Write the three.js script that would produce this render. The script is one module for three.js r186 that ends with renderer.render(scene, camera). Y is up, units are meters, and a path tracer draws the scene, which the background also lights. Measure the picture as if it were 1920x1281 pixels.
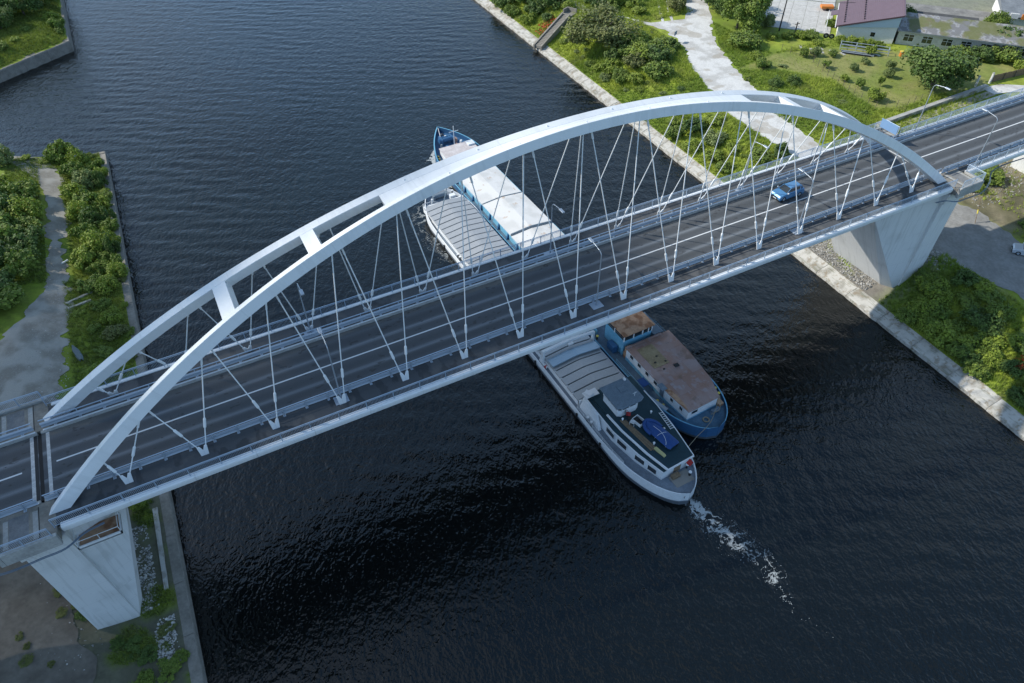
import * as THREE from 'three';
import { mergeGeometries } from 'three/addons/utils/BufferGeometryUtils.js';
import { RoundedBoxGeometry } from 'three/addons/geometries/RoundedBoxGeometry.js';
import { FontLoader } from 'three/addons/loaders/FontLoader.js';
import { TextGeometry } from 'three/addons/geometries/TextGeometry.js';

// ---------------------------------------------------------------- camera, sky, sun, exposure
const scene = new THREE.Scene();
const RAD = Math.PI / 180;
const camera = new THREE.PerspectiveCamera(51.42, 1024 / 683, 0.5, 4000);
camera.position.set(-32.256, 48.655, 48.813);          // drone, 49 m above the road deck (y = 0 is the road surface)
camera.rotation.order = 'YXZ';
camera.rotation.set(-44.843 * RAD, -27.085 * RAD, -0.584 * RAD);
const renderer = new THREE.WebGLRenderer({ antialias: true });
renderer.toneMapping = THREE.LinearToneMapping;
renderer.toneMappingExposure = 1.38;
renderer.shadowMap.enabled = true;

const SUN_DIR = new THREE.Vector3(-1.0, 1.0, -0.82).normalize();   // afternoon sun over the far bank, behind and to the left
const SUN_POWER = 3.8, SKY_POWER = 0.45;

// noise ---------------------------------------------------------------------------------------
function mulberry(a) { return function () { a |= 0; a = a + 0x6D2B79F5 | 0; let t = Math.imul(a ^ a >>> 15, 1 | a); t = t + Math.imul(t ^ t >>> 7, 61 | t) ^ t; return ((t ^ t >>> 14) >>> 0) / 4294967296; }; }
function hash2(x, y, s = 0) { let h = Math.imul(x, 374761393) + Math.imul(y, 668265263) + Math.imul(s, 974634777) | 0; h = Math.imul(h ^ h >>> 13, 1274126177); return ((h ^ h >>> 16) >>> 0) / 4294967296; }
const fade = t => t * t * (3 - 2 * t), lerp = (a, b, t) => a + (b - a) * t, clamp = (x, a = 0, b = 1) => Math.min(b, Math.max(a, x));
const smooth = (a, b, x) => fade(clamp((x - a) / (b - a)));
function vnoise(x, y, per = 0, s = 0) {
  const xi = Math.floor(x), yi = Math.floor(y), fx = fade(x - xi), fy = fade(y - yi), m = k => per ? ((k % per) + per) % per : k;
  const a = hash2(m(xi), m(yi), s), b = hash2(m(xi + 1), m(yi), s), c = hash2(m(xi), m(yi + 1), s), d = hash2(m(xi + 1), m(yi + 1), s);
  return lerp(lerp(a, b, fx), lerp(c, d, fx), fy);
}
function fbm(x, y, oct = 4, per = 0, s = 0) { let v = 0, a = 0.5, t = 0; for (let i = 0; i < oct; i++) { v += a * vnoise(x, y, per, s + i); t += a; x *= 2; y *= 2; per *= 2; a *= 0.5; } return v / t; }

// one sky: blue air with broken fair-weather cloud all round
{
  const W = 1024, H = 512, d = new Float32Array(W * H * 4), v = new THREE.Vector3();
  for (let j = 0; j < H; j++) for (let i = 0; i < W; i++) {
    const el = ((j + 0.5) / H - 0.5) * Math.PI, az = ((i + 0.5) / W - 0.5) * 2 * Math.PI;
    v.set(Math.cos(el) * Math.cos(az), Math.sin(el), Math.cos(el) * Math.sin(az));
    const up = Math.max(v.y, 0), k = Math.pow(1 - up, 1.15);
    let r = lerp(0.08, 0.86, k), g = lerp(0.26, 1.44, k), b = lerp(0.58, 2.25, k);
    const s = 1 / (up + 0.22), n = fbm(v.x * s * 2.1 + 31, v.z * s * 2.1 + 17, 6), c = smooth(0.47, 0.74, n) * 0.6;
    const lum = lerp(1.25, 0.95, smooth(0.55, 0.8, n));
    r = lerp(r, lum * 0.90, c); g = lerp(g, lum * 0.99, c); b = lerp(b, lum * 1.05, c);
    const cs = Math.max(v.dot(SUN_DIR), 0), glow = 0.8 * Math.pow(cs, 8) + 0.6 * Math.pow(cs, 60);
    r += glow; g += glow * 0.98; b += glow * 0.95;
    if (v.y < 0) { const t = smooth(0, -0.25, v.y); r = lerp(r, 0.12, t); g = lerp(g, 0.13, t); b = lerp(b, 0.14, t); }
    const o = (j * W + i) * 4; d[o] = r * SKY_POWER; d[o + 1] = g * SKY_POWER; d[o + 2] = b * SKY_POWER; d[o + 3] = 1;
  }
  const t = new THREE.DataTexture(d, W, H, THREE.RGBAFormat, THREE.FloatType);
  t.mapping = THREE.EquirectangularReflectionMapping; t.magFilter = t.minFilter = THREE.LinearFilter; t.needsUpdate = true;
  scene.background = t; scene.environment = t;
}
const sun = new THREE.DirectionalLight(new THREE.Color().setRGB(1.0, 0.94, 0.83), SUN_POWER);
sun.position.copy(SUN_DIR).multiplyScalar(600).add(new THREE.Vector3(20, 0, -30)); sun.target.position.set(20, 0, -30);
sun.castShadow = true; sun.shadow.mapSize.set(4096, 4096); sun.shadow.radius = 1.3;
Object.assign(sun.shadow.camera, { left: -170, right: 170, top: 150, bottom: -150, near: 10, far: 1200 });
scene.add(sun, sun.target);

// ---------------------------------------------------------------- helpers
const V3 = (x, y, z) => new THREE.Vector3(x, y, z);
const C = (r, g, b) => new THREE.Color().setRGB(r, g, b);
const taken = {};
function numbered(n) { taken[n] = (taken[n] ?? -1) + 1; return taken[n] ? n + '_' + String(taken[n]).padStart(3, '0') : n; }
function shade(m) { m.castShadow = true; m.receiveShadow = true; return m; }
function thing(name, label, category, pos = [0, 0, 0], turn = 0, group) {
  const g = new THREE.Group(); g.name = numbered(name); g.position.set(...pos); g.rotation.y = turn; g.userData = { label, category };
  if (group) g.userData.group = group;
  scene.add(g); return g;
}
function tag(o, label, category, group) { o.userData.label = label; o.userData.category = category; if (group) o.userData.group = group; return o; }
function planarUV(g) {                                     // uv in metres from the axis each face looks along
  if (g.index) g = g.toNonIndexed();
  const p = g.attributes.position, n = p.count, uv = new Float32Array(n * 2), a = V3(), b = V3(), c = V3();
  for (let i = 0; i < n; i += 3) {
    a.fromBufferAttribute(p, i); b.fromBufferAttribute(p, i + 1).sub(a); c.fromBufferAttribute(p, i + 2).sub(a); b.cross(c);
    const x = Math.abs(b.x), y = Math.abs(b.y), z = Math.abs(b.z);
    for (let k = 0; k < 3; k++) {
      const X = p.getX(i + k), Y = p.getY(i + k), Z = p.getZ(i + k), o = (i + k) * 2;
      if (y >= x && y >= z) { uv[o] = X; uv[o + 1] = Z; } else if (x >= z) { uv[o] = Z; uv[o + 1] = Y; } else { uv[o] = X; uv[o + 1] = Y; }
    }
  }
  g.setAttribute('uv', new THREE.BufferAttribute(uv, 2)); return g;
}
function strip(g) { for (const k of Object.keys(g.attributes)) if (!['position', 'normal', 'uv', 'color'].includes(k)) g.deleteAttribute(k); return g; }
function merge(list) {
  const l = list.flat(9).map(g => strip(g.index ? g.toNonIndexed() : g));
  for (const g of l) if (!g.attributes.uv) g.setAttribute('uv', new THREE.BufferAttribute(new Float32Array(g.attributes.position.count * 2), 2));
  return l.length === 1 ? l[0] : mergeGeometries(l, false);
}
function mesh(name, geo, mat, parent) {
  const g = Array.isArray(geo) ? planarUV(merge(geo)) : geo;
  const m = shade(new THREE.Mesh(g, mat)); m.name = parent ? name : numbered(name);
  (parent || scene).add(m); return m;
}
function struct(name, geo, mat, parent) { const m = mesh(name, geo, mat, parent); if (!parent) m.userData.kind = 'structure'; return m; }
function copyOf(o, pos, turn, label) { const c = o.clone(); c.name = numbered(o.name.replace(/_\d{3}$/, '')); c.userData = { ...o.userData }; if (label) c.userData.label = label; if (pos) c.position.set(...pos); if (turn !== undefined) c.rotation.y = turn; scene.add(c); return c; }
function box(x0, x1, y0, y1, z0, z1) { const g = new THREE.BoxGeometry(x1 - x0, y1 - y0, z1 - z0); g.translate((x0 + x1) / 2, (y0 + y1) / 2, (z0 + z1) / 2); return g; }
function rbox(x0, x1, y0, y1, z0, z1, r = 0.03) { const w = x1 - x0, h = y1 - y0, d = z1 - z0; r = Math.min(r, w / 2.01, h / 2.01, d / 2.01); const g = new RoundedBoxGeometry(w, h, d, 1, r); g.translate((x0 + x1) / 2, (y0 + y1) / 2, (z0 + z1) / 2); return g; }
function rod(a, b, r, r2 = r, seg = 8) {
  const d = V3().subVectors(b, a), L = d.length(), g = new THREE.CylinderGeometry(r2, r, L, seg, 1);
  g.translate(0, L / 2, 0); g.applyQuaternion(new THREE.Quaternion().setFromUnitVectors(V3(0, 1, 0), d.normalize())); g.translate(a.x, a.y, a.z); return g;
}
const R = (x0, y0, z0, x1, y1, z1, r, seg) => rod(V3(x0, y0, z0), V3(x1, y1, z1), r, r, seg);
function bar(a, b, w, h) {                                  // rectangular bar from a to b
  const d = V3().subVectors(b, a), L = d.length(), g = new THREE.BoxGeometry(w, h, L), m = new THREE.Matrix4().lookAt(b, a, V3(0, 1, 0));
  g.applyMatrix4(m); g.translate((a.x + b.x) / 2, (a.y + b.y) / 2, (a.z + b.z) / 2); return g;
}
function tube(pts, r, seg = 6, n) { return new THREE.TubeGeometry(new THREE.CatmullRomCurve3(pts), n || pts.length * 5, r, seg, false); }
function flat(poly, y) {                                    // polygon [[x, z], ...] lying at height y
  const s = new THREE.Shape(poly.map(p => new THREE.Vector2(p[0], -p[1]))); const g = new THREE.ShapeGeometry(s); g.rotateX(-Math.PI / 2); g.translate(0, y, 0); return g;
}
function slab(poly, y0, y1, bevel = 0) {                    // upright prism on a plan polygon
  const s = new THREE.Shape(poly.map(p => new THREE.Vector2(p[0], -p[1])));
  const g = new THREE.ExtrudeGeometry(s, { depth: y1 - y0 - 2 * bevel, bevelEnabled: bevel > 0, bevelSize: bevel, bevelThickness: bevel, bevelOffset: -bevel, bevelSegments: 1, curveSegments: 6 });
  g.rotateX(-Math.PI / 2); g.translate(0, y0 + bevel, 0); return g;
}
function prismX(prof, x0, x1) {                             // profile [[y, z], ...] swept along x
  const s = new THREE.Shape(prof.map(p => new THREE.Vector2(-p[1], p[0]))); const g = new THREE.ExtrudeGeometry(s, { depth: x1 - x0, bevelEnabled: false }); g.rotateY(Math.PI / 2); g.translate(x0, 0, 0); return g;
}
function hull8(c) {                                         // hexahedron from 8 corners: bottom ring 0-3, top ring 4-7
  const f = [[3, 2, 1, 0], [4, 5, 6, 7], [0, 1, 5, 4], [1, 2, 6, 5], [2, 3, 7, 6], [3, 0, 4, 7]], p = [];
  const cen = V3(); c.forEach(q => cen.add(q)); cen.multiplyScalar(1 / 8);
  for (const q of f) {
    const [a, b, d, e] = q.map(i => c[i]), n = V3().subVectors(b, a).cross(V3().subVectors(d, a)), out = V3().addVectors(a, d).multiplyScalar(0.5).sub(cen).dot(n) > 0;
    const t = out ? [a, b, d, a, d, e] : [a, d, b, a, e, d]; t.forEach(v => p.push(v.x, v.y, v.z));
  }
  const g = new THREE.BufferGeometry(); g.setAttribute('position', new THREE.Float32BufferAttribute(p, 3)); g.computeVertexNormals(); return g;
}

// ---------------------------------------------------------------- textures and materials
function tex(n, fn, { srgb = true, tile = [1, 1], m = n } = {}) {
  const d = new Uint8Array(n * m * 4);
  for (let j = 0; j < m; j++) for (let i = 0; i < n; i++) { const c = fn(i / n, j / m), o = (j * n + i) * 4; for (let k = 0; k < 3; k++) { const x = Array.isArray(c) ? c[k] : c; d[o + k] = 255 * clamp(srgb ? (x <= 0.0031308 ? x * 12.92 : 1.055 * Math.pow(x, 1 / 2.4) - 0.055) : x); } d[o + 3] = 255; }
  const t = new THREE.DataTexture(d, n, m, THREE.RGBAFormat); t.wrapS = t.wrapT = THREE.RepeatWrapping; t.magFilter = THREE.LinearFilter; t.minFilter = THREE.LinearMipmapLinearFilter; t.generateMipmaps = true;
  if (srgb) t.colorSpace = THREE.SRGBColorSpace; t.repeat.set(1 / tile[0], 1 / tile[1]); t.needsUpdate = true; return t;
}
const mulC = (c, k) => [c[0] * k, c[1] * k, c[2] * k], mixC = (a, b, t) => [lerp(a[0], b[0], t), lerp(a[1], b[1], t), lerp(a[2], b[2], t)];
function speck(base, dark, light, T, size = 512, s = 0, f1 = 6, amp = 1) {   // mottled mineral or painted surface
  return tex(size, (u, v) => { const a = fbm(u * f1, v * f1, 4, f1, s), b = fbm(u * 32, v * 32, 2, 32, s + 9), e = hash2(Math.floor(u * size), Math.floor(v * size), s); let c = mixC(dark, light, clamp(0.5 + (a - 0.5) * 1.6 * amp)); c = mixC(c, base, 0.45); return mulC(c, 1 + amp * ((b - 0.5) * 0.35 + (e - 0.5) * 0.22)); }, { tile: [T, T] });
}
const std = (color, rough = 0.7, metal = 0, o = {}) => new THREE.MeshStandardMaterial({ color, roughness: rough, metalness: metal, ...o });
const tx = (map, rough = 0.85, o = {}) => new THREE.MeshStandardMaterial({ map, roughness: rough, metalness: 0, ...o });

const paintTex = tex(1024, (u, v) => {            // white bridge paint: faint grime runs across the plates, a seam every few metres
  const g = fbm(u * 6, v * 5, 4, 6, 3), run = fbm(u * 90, v * 3, 3, 90, 4), seam = Math.abs(((u * 4) % 1) - 0.5) > 0.496 ? 0.93 : 1;
  return mulC(mixC([0.765, 0.785, 0.80], [0.68, 0.70, 0.71], clamp(0.55 * smooth(0.5, 0.75, run) + 0.5 * smooth(0.55, 0.8, g))), seam * (0.975 + 0.05 * hash2(Math.floor(u * 1024), Math.floor(v * 256), 6)));
}, { tile: [32, 8], m: 256 });
const concTex = speck([0.36, 0.36, 0.345], [0.26, 0.26, 0.25], [0.44, 0.44, 0.42], 5, 512, 11);
const weatherTex = tex(512, (u, v) => {           // old quay concrete: pale with brown run-off, moss and dark cracks
  const a = fbm(u * 4, v * 6, 5, 0, 21), b = fbm(u * 14, v * 14, 4, 0, 22), st = fbm(u * 40, v * 4, 3, 0, 23);
  let c = mixC([0.46, 0.45, 0.42], [0.30, 0.29, 0.26], smooth(0.45, 0.7, a)); c = mixC(c, [0.20, 0.15, 0.09], smooth(0.58, 0.78, b) * 0.6); c = mixC(c, [0.10, 0.115, 0.06], smooth(0.62, 0.75, st) * 0.45);
  return mulC(c, 0.85 + 0.3 * hash2(Math.floor(u * 512), Math.floor(v * 512), 24));
}, { tile: [6, 6] });
const walkTex = tex(1024, (u, v) => {             // walkway asphalt, with damp and worn patches
  const n = hash2(Math.floor(u * 1024), Math.floor(v * 256), 5), p = smooth(0.52, 0.60, fbm(u * 40, v * 5, 4, 40, 6)), q = smooth(0.6, 0.75, fbm(u * 24, v * 4, 3, 24, 8));
  let c = mixC([0.070, 0.076, 0.084], [0.046, 0.050, 0.056], p); c = mixC(c, [0.105, 0.105, 0.106], q * 0.7); return mulC(c, 0.85 + 0.3 * n);
}, { tile: [30, 7.5], m: 256 });
const roadTex = tex(2048, (u, v) => {             // asphalt: two lanes, tyre-polished dark tracks with paler strips between, sand at the far kerb
  const z = (v - 0.5) * 7.4, w = 0.10 * (fbm(u * 12, v * 2, 3, 12, 40) - 0.5), g = (m, s) => Math.exp(-((z + w - m) ** 2) / (2 * s * s));
  const n = hash2(Math.floor(u * 2048), Math.floor(v * 512), 7), f = fbm(u * 20, v * 6, 3, 20, 41), l = fbm(u * 6, v * 90, 2, 6, 43);
  let k = 0.076 + 0.10 * g(-1.35, 0.15) * (0.4 + 1.0 * l) + 0.09 * g(1.75, 0.15) * (0.5 + 0.9 * l) + 0.025 * g(-3.0, 0.20) + 0.018 * g(3.1, 0.2) + 0.012 * (g(-0.1, 0.5)) - 0.013 * (g(-2.2, 0.38) + g(-0.6, 0.3) + g(0.9, 0.4) + g(2.5, 0.4));
  let c = [k * 0.90, k, k * 1.12]; c = mixC(c, [0.16, 0.15, 0.135], clamp(smooth(-3.0, -3.35, z + w * 6) * (0.35 + 0.9 * (f - 0.3))));
  const sp = smooth(0.72, 0.78, fbm(u * 60, v * 24, 3, 60, 44)); c = mixC(c, [0.03, 0.03, 0.032], sp * 0.6);
  return mulC(c, 0.82 + 0.36 * n);
}, { tile: [40, 7.4], m: 512 });
const gravelTex = tex(1024, (u, v) => {
  const a = fbm(u * 7, v * 7, 5, 7, 51), e = hash2(Math.floor(u * 1024), Math.floor(v * 1024), 52), b = fbm(u * 90, v * 90, 2, 90, 53);
  let c = mixC([0.42, 0.415, 0.40], [0.56, 0.56, 0.55], smooth(0.35, 0.65, a)); c = mixC(c, [0.30, 0.265, 0.21], smooth(0.60, 0.72, fbm(u * 5 + 3, v * 5, 4, 5, 54)) * 0.55); return mulC(c, 0.75 + 0.3 * b + 0.25 * e);
}, { tile: [14, 14] });
const dirtTex = tex(1024, (u, v) => {
  const a = fbm(u * 6, v * 6, 5, 6, 61), e = hash2(Math.floor(u * 1024), Math.floor(v * 1024), 62), b = fbm(u * 70, v * 70, 3, 70, 63);
  let c = mixC([0.22, 0.205, 0.175], [0.35, 0.335, 0.30], smooth(0.32, 0.68, a)); c = mixC(c, [0.30, 0.295, 0.28], smooth(0.62, 0.7, b) * 0.5); return mulC(c, 0.75 + 0.4 * e);
}, { tile: [12, 12] });
const soilTex = speck([0.9, 0.9, 0.9], [0.6, 0.6, 0.6], [1, 1, 1], 6, 512, 71);
const rustTex = tex(1024, (u, v) => {             // old plate roof: rusty red-brown primer with pale lilac patches of bare plate
  const a = fbm(u * 5, v * 5, 5, 5, 81), b = fbm(u * 16, v * 16, 4, 16, 82), px = Math.floor(u * 5), py = Math.floor(v * 4), pl = hash2(px, py, 83), e = hash2(Math.floor(u * 1024), Math.floor(v * 1024), 84);
  let c = mixC([0.285, 0.170, 0.135], [0.315, 0.225, 0.205], smooth(0.35, 0.68, a)); c = mixC(c, [0.33, 0.31, 0.34], clamp(smooth(0.58, 0.75, b) * 0.4 + (pl > 0.75 ? 0.22 : 0))); c = mixC(c, [0.16, 0.105, 0.075], smooth(0.62, 0.8, fbm(u * 8, v * 8, 4, 8, 85)) * 0.6);
  const sx = Math.abs(((u * 5) % 1) - 0.5), sy = Math.abs(((v * 4) % 1) - 0.5); if (sx > 0.492 || sy > 0.493) c = mulC(c, 0.75);
  return mulC(c, 0.85 + 0.3 * e);
}, { tile: [9, 9] });
const rustBrownTex = tex(512, (u, v) => { const a = fbm(u * 6, v * 6, 5, 6, 91), b = fbm(u * 20, v * 20, 3, 20, 92); return mulC(mixC([0.24, 0.12, 0.065], [0.40, 0.25, 0.16], smooth(0.35, 0.68, a)), 0.75 + 0.5 * b); }, { tile: [4, 4] });
const barkTex = speck([0.12, 0.10, 0.08], [0.07, 0.06, 0.05], [0.19, 0.165, 0.135], 1, 256, 95);
const hullWhite = speck([0.70, 0.735, 0.77], [0.60, 0.635, 0.66], [0.75, 0.775, 0.80], 5, 512, 101, 5, 0.5);
const hatchTexA = speck([0.38, 0.395, 0.41], [0.32, 0.335, 0.345], [0.43, 0.44, 0.455], 4, 512, 103, 5, 0.5);
const blueTex = speck([0.026, 0.105, 0.235], [0.018, 0.075, 0.17], [0.05, 0.14, 0.28], 4, 512, 105, 5, 0.7);
const skyBlueTex = speck([0.14, 0.38, 0.55], [0.10, 0.30, 0.45], [0.20, 0.44, 0.58], 4, 512, 107, 5, 0.7);
const coverTex = tex(1024, (u, v) => { const a = fbm(u * 5, v * 5, 5, 5, 111), r = smooth(0.70, 0.78, fbm(u * 9, v * 9, 4, 9, 112)); let c = mixC([0.64, 0.64, 0.635], [0.55, 0.55, 0.54], smooth(0.4, 0.7, a)); return mulC(mixC(c, [0.42, 0.27, 0.15], r * 0.5), 0.93 + 0.14 * hash2(Math.floor(u * 1024), Math.floor(v * 1024), 113)); }, { tile: [9, 9] });
const mossTex = tex(1024, (u, v) => { const a = fbm(u * 9, v * 5, 5, 0, 121), b = fbm(u * 28, v * 18, 4, 0, 122), e = hash2(Math.floor(u * 1024), Math.floor(v * 1024), 123); let c = mixC([0.17, 0.17, 0.175], [0.30, 0.305, 0.32], smooth(0.4, 0.62, b)); c = mixC(c, [0.125, 0.135, 0.04], smooth(0.44, 0.60, a) * 0.9); c = mixC(c, [0.15, 0.13, 0.075], smooth(0.6, 0.75, b) * 0.7); return mulC(c, 0.75 + 0.5 * e); }, { tile: [26, 26] });

const pierTex = tex(1024, (u, v) => {             // pale pier paint over board-marked pours: lift lines, tie holes, drip stains
  const X = u * 12, Y = v * 12, g = fbm(u * 5, v * 5, 4, 5, 132), run = fbm(u * 70, v * 4, 3, 70, 133), lift = Math.abs((Y / 2.4) % 1 - 0.5) > 0.494 ? 0.86 : 1, bx = (X / 1.2) % 1, by = (Y / 1.2) % 1, hole = Math.hypot(bx - 0.5, by - 0.25) < 0.022 ? 0.7 : 1;
  return mulC(mixC([0.68, 0.685, 0.675], [0.55, 0.555, 0.54], clamp(0.6 * smooth(0.52, 0.78, run) + 0.5 * smooth(0.5, 0.75, g))), lift * hole * (0.97 + 0.06 * hash2(Math.floor(u * 1024), Math.floor(v * 1024), 134)));
}, { tile: [12, 12] });
const brownDirtTex = speck([0.14, 0.125, 0.105], [0.09, 0.08, 0.066], [0.20, 0.185, 0.16], 9, 512, 138);
const M = {
  brownDirt: tx(brownDirtTex, 0.95, { bumpMap: brownDirtTex, bumpScale: 0.03 }),
  paint: tx(paintTex, 0.42), conc: tx(concTex, 0.9, { bumpMap: concTex, bumpScale: 0.004 }), quay: tx(weatherTex, 0.92, { bumpMap: weatherTex, bumpScale: 0.02 }),
  walk: tx(walkTex, 0.85), road: tx(roadTex, 0.82), gravel: tx(gravelTex, 0.95, { bumpMap: gravelTex, bumpScale: 0.03 }), dirt: tx(dirtTex, 0.95, { bumpMap: dirtTex, bumpScale: 0.03 }),
  pier: tx(pierTex, 0.85), quayDark: tx(speck([0.22, 0.205, 0.18], [0.13, 0.12, 0.10], [0.30, 0.285, 0.255], 5, 512, 137), 0.92),
  soil: tx(soilTex, 0.95, { vertexColors: true }), line: std(C(0.62, 0.64, 0.66), 0.7), lineWorn: tx(speck([0.45, 0.46, 0.46], [0.22, 0.22, 0.22], [0.6, 0.6, 0.6], 1.5, 256, 131), 0.8),
  steel: std(C(0.42, 0.47, 0.53), 0.42, 0.55), galv: std(C(0.40, 0.46, 0.53), 0.5, 0.35), pipe: std(C(0.13, 0.18, 0.24), 0.5, 0.2), dark: std(C(0.025, 0.027, 0.03), 0.6), rail: std(C(0.36, 0.45, 0.56), 0.45, 0.25),
  rubber: std(C(0.012, 0.012, 0.013), 0.85), glass: new THREE.MeshPhysicalMaterial({ color: C(0.02, 0.026, 0.03), roughness: 0.06, metalness: 0, clearcoat: 1, clearcoatRoughness: 0.05 }),
  hullWhite: tx(hullWhite, 0.5), hatchA: tx(hatchTexA, 0.45, { metalness: 0.25 }), blue: tx(blueTex, 0.5), skyBlue: tx(skyBlueTex, 0.5), cover: tx(coverTex, 0.6), rust: tx(rustTex, 0.85), rustBrown: tx(rustBrownTex, 0.9),
  deckGrey: tx(speck([0.16, 0.20, 0.25], [0.11, 0.14, 0.18], [0.22, 0.26, 0.31], 4, 512, 141), 0.7), green: tx(speck([0.007, 0.036, 0.050], [0.005, 0.027, 0.038], [0.011, 0.048, 0.066], 5, 512, 143, 6, 0.8), 0.75),
  slate: tx(speck([0.13, 0.18, 0.23], [0.10, 0.14, 0.18], [0.17, 0.22, 0.27], 3, 512, 145), 0.6), bark: tx(barkTex, 0.95), wood: tx(speck([0.20, 0.145, 0.09], [0.13, 0.09, 0.055], [0.28, 0.21, 0.14], 1, 256, 147), 0.9),
  tarp: std(C(0.008, 0.055, 0.21), 0.6), yellow: std(C(0.62, 0.50, 0.08), 0.5), red: std(C(0.42, 0.03, 0.03), 0.7), rope: std(C(0.26, 0.22, 0.16), 0.95), white: std(C(0.70, 0.72, 0.74), 0.5), orange: std(C(0.62, 0.20, 0.03), 0.6),
  tarBlack: std(C(0.02, 0.022, 0.024), 0.8), moss: tx(mossTex, 0.95, { bumpMap: mossTex, bumpScale: 0.06 }), plaster: tx(speck([0.66, 0.66, 0.65], [0.58, 0.58, 0.57], [0.70, 0.70, 0.69], 4, 512, 149, 5, 0.5), 0.9),
};
// ---------------------------------------------------------------- the setting: canal, banks, roads
const WATER = -18.5;
const xL = z => -46.0 - 0.0135 * z, xR = z => 44.6 - 0.027 * z;
const groundR = (x, z) => { const s = x - xR(z) - 2; return -17.35 + 3.6 * smooth(0, 11, s) + 0.16 * (fbm(x * 0.35, z * 0.35, 3, 0, 200) - 0.5) * smooth(0, 2, s) * smooth(15, 10, s) + 1.1 * Math.exp(-((x - 55.0) ** 2 / 5 + (z - 6.8) ** 2 / 8)); };
const groundL = (x, z) => { const s = xL(z) - 1 - x; return -17.2 + 2.4 * smooth(2, 14, s) ; };
const ISLE = z => -16.0;
const groundI = (x, z) => { const s = islandInset(x, z); return -16.2 + 1.5 * smooth(0.5, 6, s) + 0.2 * (fbm(x * 0.4, z * 0.4, 3, 0, 202) - 0.5); };
function islandInset(x, z) { const a = (-46.6 - 0.01 * (z + 143)) - x; const nx = 9.5 / 16.67, nz = 13.7 / 16.67; const b = -((x + 46.8) * nx + (z + 142.9) * nz); return Math.min(a, b); }
const groundAt = (x, z) => x > 0 ? groundR(x, z) : (z < -110 ? groundI(x, z) : groundL(x, z));

function steps(...segs) { const o = []; for (const [a, b, d] of segs) { const n = Math.max(1, Math.round(Math.abs(b - a) / d)); for (let i = 0; i < n; i++) o.push(a + (b - a) * i / n); } o.push(segs[segs.length - 1][1]); return o; }
function sheet(us, vs, pos, col) {                          // grid surface; pos(u, v) -> [x, y, z]
  const nu = us.length, nv = vs.length, p = new Float32Array(nu * nv * 3), c = col ? new Float32Array(nu * nv * 3) : null, uv = new Float32Array(nu * nv * 2), id = [];
  for (let j = 0; j < nv; j++) for (let i = 0; i < nu; i++) {
    const k = j * nu + i, q = pos(us[i], vs[j]); p.set(q, k * 3); uv[k * 2] = q[0]; uv[k * 2 + 1] = q[2]; if (col) c.set(col(q[0], q[2], q[1]), k * 3);
    if (i < nu - 1 && j < nv - 1) id.push(k, k + nu, k + 1, k + 1, k + nu, k + nu + 1);
  }
  const g = new THREE.BufferGeometry(); g.setAttribute('position', new THREE.BufferAttribute(p, 3)); g.setAttribute('uv', new THREE.BufferAttribute(uv, 2)); if (col) g.setAttribute('color', new THREE.BufferAttribute(c, 3));
  g.setIndex(id); g.computeVertexNormals();
  const nr = g.attributes.normal; let s = 0; for (let i = 0; i < nr.count; i += 37) s += nr.getY(i);
  if (s < 0) { const ix = g.index.array; for (let i = 0; i < ix.length; i += 3) { const t = ix[i]; ix[i] = ix[i + 1]; ix[i + 1] = t; } g.computeVertexNormals(); }
  return g;
}

// water: real long wavelets, fine ripple as relief
const rippleTex = tex(1024, (u, v) => { const w = fbm(u * 10, v * 10, 3, 10, 301) * 0.10; return clamp(0.45 * fbm((u + w) * 34, (v + w) * 16, 3, 0, 302) + 0.35 * fbm((u - w) * 70, v * 44, 3, 0, 303) + 0.2 * fbm(u * 150, v * 110, 2, 0, 304)); }, { srgb: false, tile: [27, 27] });
rippleTex.wrapS = rippleTex.wrapT = THREE.MirroredRepeatWrapping; rippleTex.rotation = 0.35;
const waterMat = new THREE.MeshPhysicalMaterial({ color: C(0.0028, 0.0040, 0.0042), roughness: 0.10, ior: 1.5, bumpMap: rippleTex, bumpScale: 0.17 });
function wave(x, z) {
  const k = 0.15 + 1.9 * smooth(0.28, 0.72, fbm(x * 0.028 + 0.3 * fbm(x * 0.1, z * 0.1, 2, 0, 312), z * 0.017, 3, 0, 310)), far = smooth(10, -60, z), q = fbm(x * 0.11, z * 0.11, 2, 0, 311) * 5;
  let h = 0;
  const add = (ang, L, a, s) => { const c = Math.cos(ang), d = Math.sin(ang); h += a * Math.sin((x * c + z * d) * 6.2832 / L + q * s + s * 1.7); };
  add(-1.10, 2.7, 0.026, 0.8); add(-1.32, 1.9, 0.018, 1.1); add(-0.85, 3.9, 0.020, 0.6); add(-1.6, 1.45, 0.010, 1.3);
  h *= k * lerp(0.5, 0.8, far);
  // stern wash of the two barges, spreading towards the camera
  const dx = x - 4.6, dz = z - 19; if (dz > 0) { const r = Math.hypot(dx, dz); h += 0.030 * Math.sin(r * 2.6 - 0.5 * q) * smooth(30, 3, r) * smooth(0, 3, dz); }
  const wx = x + 1.4; if (wx < 0 && z > -46) { const r = -wx + (z + 46) * 0.20; h += 0.035 * Math.sin(r * 2.9 + q) * smooth(24, 2, -wx) * smooth(-46, -36, z); }
  return WATER + h;
}
struct('water', sheet(steps([-1500, -240, 200], [-240, -66, 12], [-66, 46, 0.55], [46, 62, 6], [62, 600, 90]), steps([-2200, -420, 200], [-420, -205, 10], [-205, 66, 0.55], [66, 140, 12], [140, 1600, 200]), (x, z) => [x, wave(x, z), z]), waterMat);

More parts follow.
